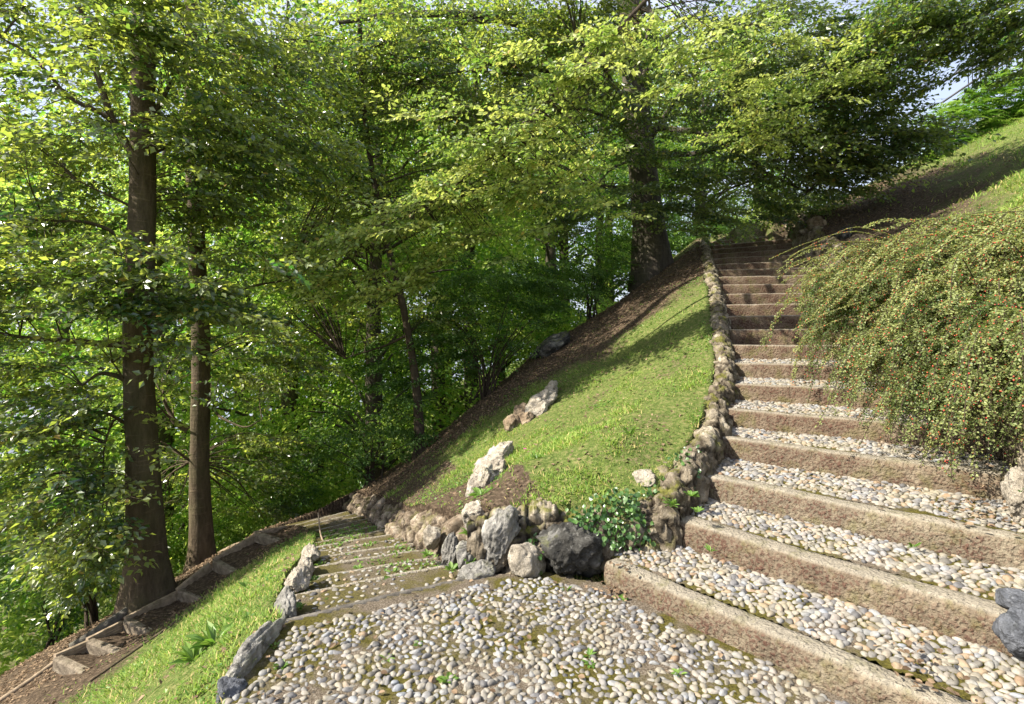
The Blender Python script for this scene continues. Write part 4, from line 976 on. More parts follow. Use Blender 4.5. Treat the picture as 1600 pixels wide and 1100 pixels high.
# branches reaching in at the upper right from a tree just outside the photo
t5 = np.array([10.6, 8.2, h1(10.6, 8.2) - .2]); T5 = [t5, t5 + [0, 0, 2], t5 + [-.2, .1, 5], t5 + [-.3, .1, 8]]
B5 = [px_blob(1420, 50, 8.6, .7, .35, .7, 52), px_blob(1540, 35, 8.4, .8, .35, .8, 90), px_blob(1610, 60, 8.2, .5, .4, .6, 50), px_blob(1480, 10, 8.6, 1.2, .4, .9, 90), px_blob(1400, 110, 8.8, .45, .2, .5, 14), px_blob(1470, 130, 9, .4, .15, .4, 9), px_blob(1720, 20, 8.4, 1.4, .9, 1.2, 60)]
tree("overhanging_tree", "tree outside the right edge whose leafy branches hang across the upper right corner", T5, [.25, .22, .18, .12],
     [([T5[2], P(1640, -60, 8.3), P(1540, 20, 8.4), P(1430, 50, 8.6)], .06), ([T5[1], P(1680, 50, 8.3), P(1610, 60, 8.2)], .05)], B5, 305, M_leaf, M_barkd, s=(.45, .8), links=80, tint=(.1, .6), check=False)

# ------------------------------------------------------------------ trees of the wood behind
def wood_tree(seed, height, crad, n, mat=M_leafb):
    """upright tree built around the origin at its foot"""
    r = np.random.default_rng(seed); root = empty("wood_tree", (0, 0, 0)); mb = MB()
    tp = smooth_path([np.array([0, 0, -.4]), np.array([.15, .1, height * .35]), np.array([-.1, 0, height * .7]), np.array([.1, .1, height * .97])], 20)
    mb.add(*tube_geo(tp, np.linspace(.28, .04, 20), 10, seed, .08)); build_mesh("trunk", mb.arr(), mb.faces(), M_barkd, root)
    mb = MB(); blobs = []
    for i in range(34):
        t = r.uniform(.10, .98); a = i * 2.4 + r.normal() * .3; d = crad * (1 - abs(t - .45) * .95) * r.uniform(.55, 1)
        s = tp[int(t * .8 * 19)]; e = np.array([math.cos(a) * d, math.sin(a) * d, height * t])
        mb.add(*tube_geo(smooth_path([s, (s + e) / 2 + [0, 0, .4], e], 8), np.linspace(.06, .012, 8), 5)); blobs.append((e, (1.3, 1.3, .7), n // 34))
    build_mesh("branches", mb.arr(), mb.faces(), M_barkd, root)
    Cn, Az, Sc, Ti, Ro = blob_sprays(blobs, seed, np.array([0, 0, height * .5]), (.9, 1.6), .25)
    g = place_sprays(Cn, Az, Sc, Ti, Ro, seed, TPLC, .15, LEAF4, tint=(.0, .9), check=False, twigs=False)
    build_mesh("crown", g[0], g[1], mat, root, smooth=False, attrs={"tint": g[2]})
    return root
protos = [wood_tree(501, 13, 3.6, 760), wood_tree(502, 16, 4.2, 860), wood_tree(503, 11, 3.4, 640)]
def copy_tree(root):
    c = root.copy(); C.objects.link(c)
    for ch in root.children:
        d = ch.copy(); C.objects.link(d); d.parent = c
    return c
# (x, y, prototype, scale, rotation, words)
WOOD = [(-8.2, 12.5, 0, 1.0, 0, "wood tree left of the paired trunks, first in the row behind them"),
 (-11.5, 10.5, 2, 1.0, 2.0, "wood tree at the left edge of the photo behind the low dark bush"),
 (-6.2, 15.0, 1, 1.0, 1.0, "wood tree seen in the gap between the paired trunks"),
 (-3.4, 13.6, 0, .9, 4.0, "wood tree rising just right of the slimmer paired trunk"),
 (-1.2, 17.0, 1, .9, 3.0, "wood tree behind the thin leaning tree"),
 (1.2, 19.0, 0, .95, 5.2, "wood tree behind the many-stemmed dark shrub"),
 (3.6, 21.5, 1, .8, 2.6, "wood tree filling the gap left of the big beech trunk"),
 (7.4, 21.0, 2, .75, 1.4, "wood tree right of the big beech trunk, beyond the stairs' top"),
 (-14.5, 17.5, 1, 1.1, 5.0, "distant wood tree low at the left edge of the photo"),
 (-9.8, 20.0, 0, 1.2, 2.2, "distant wood tree between the left edge and the thick trunk"),
 (-5.0, 23.0, 1, 1.1, .4, "distant wood tree above the green bush by the slimmer trunk"),
 (-.5, 26.0, 1, 1.1, 1.7, "distant wood tree over the small twiggy shrub"),
 (11.5, 25.5, 0, .8, 3.6, "distant wood tree under the right branches of the beech"),
 (5.5, 30.0, 1, 1.1, 2.9, "distant wood tree behind the crown of the big beech"),
 (-19.0, 26.0, 1, 1.3, 4.4, "farthest wood tree down the valley on the left"),
 (-2.6, 20.5, 2, 1.2, 2.5, "wood tree low behind the bend of the lower path"),
 (-6.8, 18.5, 0, 1.1, 5.5, "wood tree between the slimmer trunk and the small twiggy shrub"),
 (2.5, 26.0, 2, 1.3, .9, "distant wood tree behind the dark evergreen shrub"),
 (-14.0, 24.0, 2, 1.5, 3.1, "far wood tree behind the crown of the thick paired trunk"),
 (-8.0, 26.5, 0, 1.4, 1.9, "far wood tree over the top of the slimmer paired trunk"),
 (-3.6, 30.0, 2, 1.6, 4.1, "far wood tree behind the thin leaning tree's crown"),
 (1.8, 33.0, 0, 1.5, .2, "farthest wood tree seen above the middle of the slope"),
 (-17.0, 13.5, 2, 1.2, 5.9, "wood tree at the left edge, beyond the low bush with two thin trunks"),
 (8.8, 26.0, 2, 1.2, 4.9, "wood tree behind the bright shrub at the top of the stairs"),
 (-11.0, 31.0, 1, 1.3, 5.5, "far wood tree in the valley behind the paired trunks")]
for i, (x, y, p, sc, rz, lab) in enumerate(WOOD):
    first = {0: 0, 2: 1, 1: 2}
    root = protos[p] if not protos[p].get("label") else copy_tree(protos[p])
    root.location = (x, y, h1(x, y)); root.rotation_euler = (0, 0, rz); root.scale = (sc, sc, sc)
    tag(root, lab, "tree", "trees of the wood beyond the slope")

# ------------------------------------------------------------------ cotoneaster over the right of the stairs
def cotoneaster():
    r = np.random.default_rng(71); root_p = np.array([4.35, 4.55, h1(4.35, 4.55)])
    root = empty("berry_shrub", root_p, "large arching shrub with tiny leaves and red berries drooping over the right of the stairs", "shrub")
    wood = MB(); LP = []; LD = []; LN = []; BP = []; LT = []
    def cane(start, azi, rise, reach, drop, leafy=1.0, wr=.010, sub=True, lt=None):
        d = np.array([math.cos(azi), math.sin(azi), 0]); side = np.array([-d[1], d[0], 0])
        c = r.normal() * .18
        ctrl = [start, start + d * reach * .33 + side * c * .3 + [0, 0, rise * .85], start + d * reach * .7 + side * c + [0, 0, rise - drop * .15], start + d * reach + side * c * 1.6 + [0, 0, rise - drop]]
        n = 26; pt = smooth_path(ctrl, n); pt = pt + .02 * np.stack([fbm(pt * 4 + k * 5 + r.uniform(0, 50), 2, 5) for k in range(3)], 1)
        wood.add(*tube_geo(pt, np.linspace(wr, .0018, n), 5, cap=False))
        if lt is None: lt = r.uniform(.02, .9)
        def leafit(q, a=0.0, b=1.0, dens=1.0):
            L = np.linalg.norm(np.diff(q, axis=0), axis=1).sum(); m = int(L / .0052 * dens)
            u = r.uniform(a, 1, m) * (len(q) - 1.001); i = u.astype(int); f = (u - i)[:, None]
            p = q[i] * (1 - f) + q[i + 1] * f; t = norm(q[i + 1] - q[i]); s = norm(np.cross(t, [0, 0, 1.0])); w = np.cross(s, t)
            a2 = r.uniform(0, 2 * math.pi, m)[:, None]; o = np.cos(a2) * s + np.sin(a2) * w * .6
            LP.append(p + o * r.uniform(.0, .016, (m, 1))); LD.append(o + t * .5 + r.normal(size=(m, 3)) * .3); LN.append(w + r.normal(size=(m, 3)) * .45)
            LT.append(np.clip(lt + r.normal(size=m) * .16, 0, .9))
            kb = r.uniform(size=m) < .06; BP.append((p + o * .014 - np.array([0, 0, .004]))[kb])
        leafit(pt, .3 if wr > .008 else 0, 1, leafy)
        if sub:
            for j in range(6, n - 2, 2):
                for s in (-1, 1):
                    if r.uniform() < .2: continue
                    L = r.uniform(.10, .30) * (1 - j / n * .5); t = norm(pt[j + 1] - pt[j - 1]); sd = norm(np.cross(t, [0, 0, 1.0])) * s
                    e = pt[j] + (t * .75 + sd * .6) * L + [0, 0, r.normal() * .04 - .04]
                    q = smooth_path([pt[j], (pt[j] + e) / 2 + [0, 0, .015], e], 6); wood.add(*tube_geo(q, np.linspace(.0025, .001, 6), 3, cap=False)); leafit(q, 0, 1, leafy)
    # mass of canes arching left and down
    for i in range(350):
        sx = r.uniform(3.15, 5.3); sy = r.uniform(3.1, 5.6)
        if sx + .55 * sy < 5.3: continue
        hh = float(H_out(sx, sy)); st = np.array([sx, sy, min(hh + r.uniform(-.05, .7), 2.36 - max(0, sy - 4.6) * .25)])
        reach = min(r.uniform(.5, 1.45), max(.3, sx - 3.0 + r.normal() * .18)); az = math.pi + r.normal() * .38 + .4 * (4.3 - sy)
        cane(st, az, r.uniform(.04, .3), reach, r.uniform(.15, .85) + (.25 if sy < 3.9 else 0), wr=.006, leafy=1.15)
    for i in range(110):                               # long single canes standing out of the mound
        sx = r.uniform(3.3, 5.0); sy = r.uniform(3.6, 5.5); hh = float(H_out(sx, sy))
        st = np.array([sx, sy, min(hh + r.uniform(.3, .7), 2.3)]); reach = r.uniform(.8, 1.3)
        reach = min(reach, max(.4, sx - 2.72)); cane(st, math.pi + r.normal() * .3 + .3 * (4.3 - sy), r.uniform(.15, .38), reach, r.uniform(.1, .45), wr=.005, sub=False, leafy=1.6, lt=r.uniform(.6, .9))
    for i in range(80):                               # loose strands hanging over the lower steps
        st = np.array([3.1 + r.uniform(0, .6), 3.6 + r.normal() * .35, 1.3 + r.uniform(-.1, .4)])
        cane(st, math.pi * 1.1 + r.normal() * .5, r.uniform(.05, .2), r.uniform(.35, .8), r.uniform(.4, .8), wr=.005)
    # long separate sprays pointing left over the stairs
    for (a, b, c_, d_) in [(P(1390, 375, 4.9), P(1330, 362, 5.0), P(1260, 380, 5.1), P(1202, 405, 5.2)), (P(1380, 380, 4.9), P(1320, 378, 5.0), P(1260, 388, 5.1), P(1224, 410, 5.15)),
                           (P(1400, 370, 5.0), P(1340, 355, 5.1), P(1290, 372, 5.15), P(1235, 400, 5.2)), (P(1400, 385, 5.0), P(1340, 385, 5.0), P(1280, 400, 5.1), P(1226, 422, 5.1)),
                           (P(1400, 400, 4.9), P(1340, 400, 4.9), P(1290, 425, 5.0), P(1252, 438, 5.0)), (P(1400, 420, 4.8), P(1350, 420, 4.9), P(1300, 428, 4.9), P(1257, 431, 5)),
                           (P(1400, 430, 4.8), P(1340, 440, 4.8), P(1270, 465, 4.8), P(1215, 473, 4.85)), (P(1420, 450, 4.7), P(1350, 470, 4.7), P(1290, 490, 4.7), P(1240, 515, 4.75)),
                           (P(1420, 480, 4.6), P(1360, 490, 4.6), P(1310, 500, 4.6), P(1265, 520, 4.7)), (P(1600, 420, 4.3), P(1570, 380, 4.4), P(1510, 350, 4.5), P(1450, 352, 4.6)),
                           (P(1640, 360, 4.3), P(1590, 352, 4.3), P(1530, 352, 4.4), P(1480, 368, 4.4))]:
        q = smooth_path([a, b, c_, d_], 18); wood.add(*tube_geo(q, np.linspace(.006, .002, 18), 5, cap=False))
        m = 420; u = r.uniform(0, 1, m) * 16.99; i = u.astype(int); f = (u - i)[:, None]; p = q[i] * (1 - f) + q[i + 1] * f; t = norm(q[i + 1] - q[i]); s = norm(np.cross(t, [0, 0, 1.0])); w = np.cross(s, t)
        sg = r.choice([-1, 1], m)[:, None]; LP.append(p + s * sg * .004); LD.append(s * sg + t * .5 + r.normal(size=(m, 3)) * .2); LN.append(w + r.normal(size=(m, 3)) * .3); LT.append(np.clip(.75 + r.normal(size=m) * .1, 0, .9))
        kb = r.uniform(size=m) < .03; BP.append((p + s * sg * .012)[kb])
    LP = np.concatenate(LP); LD = np.concatenate(LD); LN = np.concatenate(LN); LT = np.concatenate(LT); BP = np.concatenate(BP)
    V, Fq, k = leaves_geo(LP, LD, LN, .0172 * r.uniform(.7, 1.25, len(LP)), LEAF4, 1.15)
    build_mesh("foliage", V, Fq, M_coto, root, smooth=False, attrs={"tint": np.repeat(LT, k)})
    build_mesh("branches", wood.arr(), wood.faces(), M_barkg, root)
    v, f = ico(1); V = (BP[:, None] + v[None] * (.0047 * r.uniform(.7, 1.2, len(BP)))[:, None, None]).reshape(-1, 3); Fq = (f[None] + (np.arange(len(BP)) * len(v))[:, None, None]).reshape(-1, 3)
    tag(build_mesh("berries", V, Fq, M_berry, root), kind="stuff")
    print("coto leaves", len(LP), "berries", len(BP))
cotoneaster()

# ------------------------------------------------------------------ ivy, weeds, grass, litter
def ivy(label, cx, n, seed, size=.035):
    r = np.random.default_rng(seed); mb = MB(); P_ = []; N_ = []
    for (px, py, Y, rx, rz) in cx:
        c = P(px, py, Y); m = int(n * rx * rz / .04)
        a = r.uniform(0, 6.28, m); d = r.uniform(0, 1, m) ** .5
        P_.append(c + np.stack([np.cos(a) * d * rx, r.normal(size=m) * .04 - .07 * (1 - d ** 2), np.sin(a) * d * rz], 1)); N_.append(np.tile([-.25, -.75, .55], (m, 1)) + r.normal(size=(m, 3)) * .4)
    p = np.concatenate(P_); nn = np.concatenate(N_); d = np.array([0, -.3, -1.0]) + r.normal(size=p.shape) * .6
    V, Fq, k = leaves_geo(p, d, nn, size * r.uniform(.6, 1.2, len(p)), LEAF6, 1.7)
    foot = np.array([p[:, 0].mean(), p[:, 1].mean() + .1, p[:, 2].min()])
    root = empty("ivy", foot, label, "ivy")
    build_mesh("leaves", V, Fq, M_ivy, root, smooth=False, attrs={"tint": np.repeat(r.uniform(0, .9, len(p)), k)})
    mb = MB()
    for i in range(14):
        a = foot + [r.normal() * .1, 0, .02]; b = p[r.integers(len(p))]; mb.add(*tube_geo(smooth_path([a, (a + b) / 2 + r.normal(size=3) * .03, b], 8), np.linspace(.006, .002, 8), 4))
    build_mesh("stems", mb.arr(), mb.faces(), M_barkg, root)
ivy("dense glossy ivy hanging over the wall between the dark boulder and the first step", [(960, 795, 3.86, .19, .13), (930, 815, 3.80, .12, .10), (990, 820, 3.82, .12, .12), (960, 835, 3.76, .13, .08), (1020, 770, 4.0, .09, .07), (975, 770, 3.95, .12, .05), (905, 800, 3.85, .10, .05), (1000, 835, 3.8, .08, .08)], 330, 81)
ivy("thin strand of ivy on the wall beside the third and fourth steps", [(1062, 715, 4.25, .10, .07), (1078, 740, 4.2, .07, .09), (1050, 755, 4.1, .07, .07), (1083, 700, 4.4, .06, .05)], 170, 82, .032)
ivy("little ivy patch in the hollow between the leaning grey boulder and the dark one", [(838, 840, 3.88, .07, .06), (848, 862, 3.76, .055, .03)], 220, 83, .03)

def region_pts(n, xr, yr, seed, dens=None):
    r = np.random.default_rng(seed); x = r.uniform(*xr, n); y = r.uniform(*yr, n)
    s, p, l = masks(x, y); ok = ~(s | p | l)
    x, y = x[ok], y[ok]
    if dens is not None: k = r.uniform(size=len(x)) < dens(x, y); x, y = x[k], y[k]
    return x, y
def dens_grass(x, y):
    d = np.clip(1.0 - (y - shade_line(x) + .2) / .9, .03, 1)
    d = d * np.clip(.42 + 2.4 * n2(x, y, 1.5, 4, 91), .05, 1)
    d = np.where((x > -2) & (x < 1) & (np.abs(x - (-.4 - (y - 3.8) * .35)) < .5) & (y > 3.6), d * .25, d)
    d = np.where(x < -2.9, d * np.clip(1 - (-2.9 - x) * .7, .10, 1), d)
    ds = np.full(len(x), 9.0)
    for k in range(1, 14): ds = np.minimum(ds, seg_dist(x, y, SL[k][:2] + left_n[k][:2] * .15, SL[k + 1][:2] + left_n[k + 1][:2] * .15))
    return np.where(ds < .12, d * .1, d)
BL = (np.array([[0, .055, 0], [0, -.055, 0], [.5, .04, .06], [.5, -.04, .06], [1, 0, 0.0]]), np.array([[0, 1, 3], [0, 3, 2], [2, 3, 4]]))
def grass(name, label, n, xr, yr, seed, size, dens=dens_grass, mat=M_grass, tint=(.0, .9)):
    r = np.random.default_rng(seed); x, y = region_pts(n, xr, yr, seed, dens); z = H(x, y)
    a = r.uniform(0, 6.28, len(x)); d = np.stack([np.cos(a) * .75, np.sin(a) * .75, r.uniform(.25, 1.2, len(x))], 1) + np.array([-.25, -.1, 0])
    nn = np.stack([-np.cos(a), -np.sin(a), np.full(len(x), .6)], 1)
    V, Fq, k = leaves_geo(np.stack([x, y, z - .006], 1), d, nn, size * r.uniform(.4, 1.35, len(x)) * np.clip(.95 + 1.5 * n2(x, y, 3.5, 3, 98), .45, 2.1), BL, 1.5)
    pt = np.clip(.45 + .5 * n2(x, y, 1.8, 3, 95) + r.normal(size=len(x)) * .2, 0, .88); pt = np.where(r.uniform(size=len(x)) < .13 + .38 * np.clip(n2(x, y, .9, 3, 97), 0, 1), 1.0, pt)
    tag(world_mesh(name, V, Fq, mat, smooth=False, attrs={"tint": np.repeat(pt, k)}), label, "grass", kind="stuff"); print(name, len(x))
grass("lawn_grass", "short sunlit grass covering the slope between the stairs and the lower path", 260000, (-2.0, 3.6), (3.7, 10.0), 601, .036)
grass("slope_grass", "short grass on the slope left of the landing", 170000, (-5.0, -1.2), (1.6, 8.2), 602, .042)
grass("bank_grass", "grass on the upper right bank behind the berry shrub", 150000, (5.0, 13.5), (4.5, 14.5), 603, .07,
      dens=lambda x, y: np.clip(.95 - np.clip((y - 7.6) / 1.0, 0, 1) * np.clip(1.5 - (x - np.interp(y, SR[:, 1], SR[:, 0])) / 3.6, 0, .97), .04, 1) * np.clip(.7 + 1.2 * n2(x, y, .8, 3, 92), .15, 1))
def patches(name, label, n, xr, yr, seed, size, dens):
    r = np.random.default_rng(seed); x, y = region_pts(n, xr, yr, seed, dens); z = H(x, y) + r.uniform(.004, .03, len(x)); a = r.uniform(0, 6.28, len(x))
    V, Fq, k = leaves_geo(np.stack([x, y, z], 1), np.stack([np.cos(a), np.sin(a), r.normal(size=len(x)) * .35], 1), np.array([-.3, 0, 1.0]) + r.normal(size=(len(x), 3)) * .35, size * r.uniform(.4, 1.3, len(x)), LEAF4, 1.5)
    tag(world_mesh(name, V, Fq, M_weed, smooth=False, attrs={"tint": np.repeat(r.uniform(0, .9, len(x)), k)}), label, "clover", kind="stuff")
patches("lawn_clover", "clover and small broad leaves growing in patches through the lawn", 90000, (-4.5, 3.6), (1.8, 10.5), 605, .026, lambda x, y: np.clip(2.2 * n2(x, y, 1.9, 4, 93) - .15, .02, .9) * np.clip(1.1 - (y - shade_line(x)) / 1.5, .12, 1))
r = np.random.default_rng(606); q = []
for k in range(1, 9):
    m = 520; t = r.uniform(0, 1, m); f = r.uniform(0, 1, m); cur = PL[k] + (PR[k] - PL[k]) * t[:, None]; nx_ = PL[k + 1] + (PR[k + 1] - PL[k + 1]) * t[:, None]; w = cur * (1 - f[:, None]) + nx_ * f[:, None]; w[:, 2] = -0.105 * k - .08
    q.append(w[n2(w[:, 0], w[:, 1], 3.2, 2, 44) > -.05])
q = np.concatenate(q); a = r.uniform(0, 6.28, len(q)); V, Fq, kk = leaves_geo(q, np.stack([np.cos(a), np.sin(a), r.uniform(.1, 1.3, len(q))], 1), np.array([0, 0, 1.0]) + r.normal(size=(len(q), 3)) * .5, .04 * r.uniform(.4, 1.2, len(q)), LEAF4, .9)
tag(world_mesh("path_grass", V, Fq, M_weed, smooth=False, attrs={"tint": np.repeat(r.uniform(.2, .9, len(q)), kk)}), "small weeds and grass growing over the strips of the lower path", "weeds", kind="stuff")
# fallen leaves
def litter(name, label, n, xr, yr, seed, dens, size=.04):
    r = np.random.default_rng(seed); x, y = region_pts(n, xr, yr, seed, dens); z = H(x, y) + .008
    a = r.uniform(0, 6.28, len(x)); d = np.stack([np.cos(a), np.sin(a), r.normal(size=len(x)) * .3], 1); nn = np.array([-.4, 0, 1.0]) + r.normal(size=(len(x), 3)) * .35
    V, Fq, k = leaves_geo(np.stack([x, y, z], 1), d, nn, size * r.uniform(.5, 1.2, len(x)), LEAF4, 1.2)
    tag(world_mesh(name, V, Fq, M_litter, smooth=False, attrs={"tint": np.repeat(r.uniform(0, 1, len(x)), k)}), label, "leaves", kind="stuff")
litter("fallen_leaves", "dry brown leaves lying under the trees and in the grass", 120000, (-7, 9), (2.5, 14), 611, lambda x, y: np.clip(np.maximum((y - shade_line(x) + .3) / 1.2, .10 * (1 + 3 * n2(x, y, 1.2, 2, 99))), .02, 1))
# leaves dropped on paving and steps
r = np.random.default_rng(612); pp = []
for k in range(9):
    m = 18 if k in (2, 3) else 8; t = r.uniform(.05, .98, m); f = r.uniform(.2, .95, m)
    nxt = SL[k + 1] + (SR[k + 1] - SL[k + 1]) * t[:, None]; cur = SL[k] + (SR[k] - SL[k]) * t[:, None]; q = cur * (1 - f[:, None]) + nxt * f[:, None]; q[:, 2] = SL[k, 2] + .015 + .03 * f; pp.append(q)
m = 260; x = r.uniform(-1.3, 2.2, m); y = r.uniform(1.6, 3.8, m); ok = inpoly(x, y, LAND); pp.append(np.stack([x[ok], y[ok], np.full(ok.sum(), .018)], 1))
for cxy, mm, sp in (((-1.2, 4.3), 40, .3), ((-1.5, 5.2), 60, .4), ((.66, 3.42), 70, .07), ((2.75, 3.2), 120, .16), ((-1.2, 3.45), 30, .08), ((1.75, 2.35), 60, .10)):
    q = np.array(cxy) + r.normal(size=(mm, 2)) * sp; zz = np.array([.02] * mm); s_, p_, l_ = masks(q[:, 0], q[:, 1]); zz = np.where(p_, H_pa(q[:, 0], q[:, 1]) - .04, zz); zz = np.where(s_ | p_ | l_, zz, H(q[:, 0], q[:, 1]) + .01); zz = np.where(s_, H_st(q[:, 0], q[:, 1]) + .17, zz); pp.append(np.concatenate([q, zz[:, None]], 1))
q = np.concatenate(pp); a = r.uniform(0, 6.28, len(q))
V, Fq, k = leaves_geo(q, np.stack([np.cos(a), np.sin(a), r.normal(size=len(q)) * .2], 1), np.array([0, 0, 1.0]) + r.normal(size=(len(q), 3)) * .35, .038 * r.uniform(.4, 1.2, len(q)), LEAF6, 1.1)
tag(world_mesh("scattered_leaves", V, Fq, M_litter, smooth=False, attrs={"tint": np.repeat(r.uniform(0, 1, len(q)), k)}), "dry leaves scattered on the paving and the treads", "leaves", kind="stuff")

# broad-leaved weeds, each a small plant
def weed(label, px, py, Y, n, size, seed, mat=M_weed, up=.5, width=.55, z=None, cat="weed", name="weed", group=None):
    r = np.random.default_rng(seed); p = P(px, py, Y); x, y = p[0], p[1]; z = p[2] if z is None else z
    a = r.uniform(0, 6.28, n); e = r.uniform(.1, 1.2, n) * up
    o = np.stack([x + np.cos(a) * size * .15, y + np.sin(a) * size * .15, np.full(n, z)], 1)
    d = np.stack([np.cos(a), np.sin(a), e], 1); nn = np.stack([-np.cos(a) * .6, -np.sin(a) * .6, np.full(n, 1.0)], 1) + r.normal(size=(n, 3)) * .3
    V, Fq, k = leaves_geo(o, d, nn, size * r.uniform(.5, 1.1, n), LEAF6, width * 2)
    tag(local_mesh(name, V, Fq, mat, origin=(x, y, z), smooth=False, attrs={"tint": np.repeat(r.uniform(.2, .9, n), k)}), label, cat, group)
WEEDS = [("leafy green tuft on the lawn tip above the cream rock", 752, 782, 4.4, 26, .13, .9, .4), ("bushy green weed in front of the leaning grey boulder", 735, 835, 4.1, 24, .10, 1.2, .35),
 ("small fern-like weed between flat slab rock and blue-grey rock", 706, 890, 3.85, 30, .07, .8, .5), ("green weed at the foot of the pale pointed rock", 735, 880, 3.8, 20, .06, .9, .5),
 ("green clump in the hollow above the white round stone", 838, 852, 3.7, 30, .06, .8, .6), ("green weed at the left end of the first step's kerb", 968, 915, 3.35, 16, .06, .4, .7),
 ("thin grass blade weed at the foot of the dark boulder", 884, 912, 3.45, 6, .07, 2.0, .15), ("bright weed on the pebbles at the bottom centre", 700, 1060, 2.55, 14, .065, .4, .5),
 ("tiny weed on the pebbles, left of the bottom centre", 604, 1032, 2.72, 12, .05, .5, .4), ("small bright weed among the pebbles near the kerb", 655, 1010, 2.85, 12, .035, .5, .6),
 ("weed sprouting from the pebbles in the middle of the landing", 920, 1025, 2.75, 14, .045, .8, .35), ("low weed among the pebbles right of the middle", 922, 1040, 2.68, 10, .05, .3, .5),
 ("pale weed in the pebbles nearest the first step", 1062, 1040, 2.6, 12, .045, .6, .4), ("tuft between pebbles near the bottom left corner rock", 430, 1010, 2.83, 14, .045, .8, .4),
 ("weed beside the long grey edging rock", 440, 1045, 2.65, 14, .05, .8, .4), ("green mat of weeds at the left end of the landing kerb", 466, 950, 3.35, 40, .055, .7, .6),
 ("green weeds along the first strip of the lower path", 520, 938, 3.55, 40, .055, .5, .6), ("broad leaf weed lying on the second strip of the lower path", 618, 905, 3.85, 9, .10, .2, .7),
 ("low weeds on the second strip near the left border rock", 490, 905, 3.95, 30, .05, .6, .5), ("sunny weeds on the lower path further down", 560, 888, 4.3, 34, .05, .6, .5),
 ("weeds at the right edge of the lower path by the upright rock", 668, 868, 4.3, 24, .07, 1.0, .4), ("big leafy plant on the left slope beside the long edging rock", 335, 1030, 3.2, 34, .17, 1.3, .3),
 ("second leafy plant on the left slope, nearer the trail", 305, 1075, 3.1, 30, .14, 1.2, .3), ("leafy plant on the left slope above the trail corner", 388, 935, 4.3, 22, .10, 1.0, .4),
 ("green clover patch left of the edging rocks", 390, 982, 3.35, 30, .06, .8, .6), ("upright narrow leaves on the lawn near the wall", 984, 718, 4.7, 9, .13, 2.0, .25),
 ("rosette of leaves on the lower lawn left of the narrow upright leaves", 915, 706, 4.9, 18, .10, .8, .35), ("shaded tuft on the lawn above the landing boulders", 840, 745, 4.75, 26, .09, 1.1, .3),
 ("broad weed at the base of the wall beside the third step", 1080, 775, 3.85, 16, .07, 1.0, .5), ("leafy sprig on the second tread by the wall", 1090, 800, 3.6, 14, .055, 1.0, .4),
 ("stalky weed growing from the wall over the second step", 1050, 790, 3.8, 18, .09, 1.6, .35), ("weed sprouting at the left of the second riser", 1110, 862, 3.4, 8, .06, 1.8, .3),
 ("dark sprig on the third tread under the shrub tips", 1425, 855, 3.15, 10, .07, 1.2, .25), ("tiny weed on the third tread, middle", 1320, 870, 3.2, 14, .04, .8, .4)]
for i, (lab, px, py, Y, n, sz, up, wd) in enumerate(WEEDS):
    p = P(px, py, Y); s_, pa, la = masks(p[:1], p[1:2]); z = None
    if not (s_[0] or pa[0] or la[0]): z = h1(p[0], p[1]) - .01
    elif la[0]: z = .0
    weed(lab, px, py, Y, n, sz * .85, 700 + i, up=up, width=wd, z=z if (z is None or abs(z - p[2]) < .25) else None)
# tiny blossoms
for lab, px, py, Y in (("single small pink blossom at the edge of the lower lawn", 820, 729, 5.6), ("pink blossom in the shade beside the upper wall", 1086, 427, 9.4)):
    p = P(px, py, Y); z = h1(p[0], p[1]); a = np.arange(5) * 1.2566
    V, Fq, k = leaves_geo(np.tile([p[0], p[1], z + .045], (5, 1)), np.stack([np.cos(a), np.sin(a), np.full(5, .5)], 1), np.tile([0, 0, 1.0], (5, 1)) , .02 * np.ones(5), LEAF6, 1.6)
    root = empty("pink_flower", (p[0], p[1], z), lab, "flower")
    build_mesh("petals", V, Fq, M_flower, root, smooth=False); build_mesh("stalk", *(lambda g: (g[0], [g[1], g[2]]))(tube_geo([[p[0], p[1], z - .01], [p[0], p[1], z + .045]], [.0025, .002], 5)), M_weed, root, attrs={"tint": np.full(11, .4)})

# fern hedge on the upper right skyline
def fern_hedge():
    r = np.random.default_rng(88); cs = []
    for i in range(700):
        t = r.uniform(); c = P(1440 + 240 * t, 262 - 118 * t - r.uniform(0, 1) * (75 + 10 * t), 12.5 + r.uniform(0, 1.4)); cs.append(c)
    cs = np.array(cs); n = len(cs); az = r.uniform(math.pi * .8, math.pi * 2.0, n)
    V = []; Fs = []; A = []; n0 = 0
    for i in range(n):
        d = np.array([math.cos(az[i]), math.sin(az[i]), 0]); L = r.uniform(.35, .75); m = 26; t = np.linspace(.1, 1, m)[:, None]
        p = cs[i] + d * L * t + np.array([0, 0, 1.0]) * (L * (.5 * t - .75 * t ** 2)); s = np.array([-d[1], d[0], 0]); sg = np.where(np.arange(m) % 2, 1, -1)[:, None]
        v, f, k = leaves_geo(p, s * sg + d * .5 - [0, 0, .25], np.tile([0, 0, 1.0], (m, 1)) + r.normal(size=(m, 3)) * .15, .13 * (1.1 - t[:, 0] * .75), LEAF4, .8)
        V.append(v); Fs.append(f + n0); n0 += len(v); A.append(np.full(len(v), r.uniform(0, .9)))
    foot = P(1540, 235, 12.8); root = empty("fern_hedge", foot, "bright green mass of ferns on the skyline at the upper right", "ferns")
    tag(build_mesh("fronds", np.concatenate(V), np.concatenate(Fs), M_fern, root, smooth=False, attrs={"tint": np.concatenate(A)}), kind="stuff")
fern_hedge()
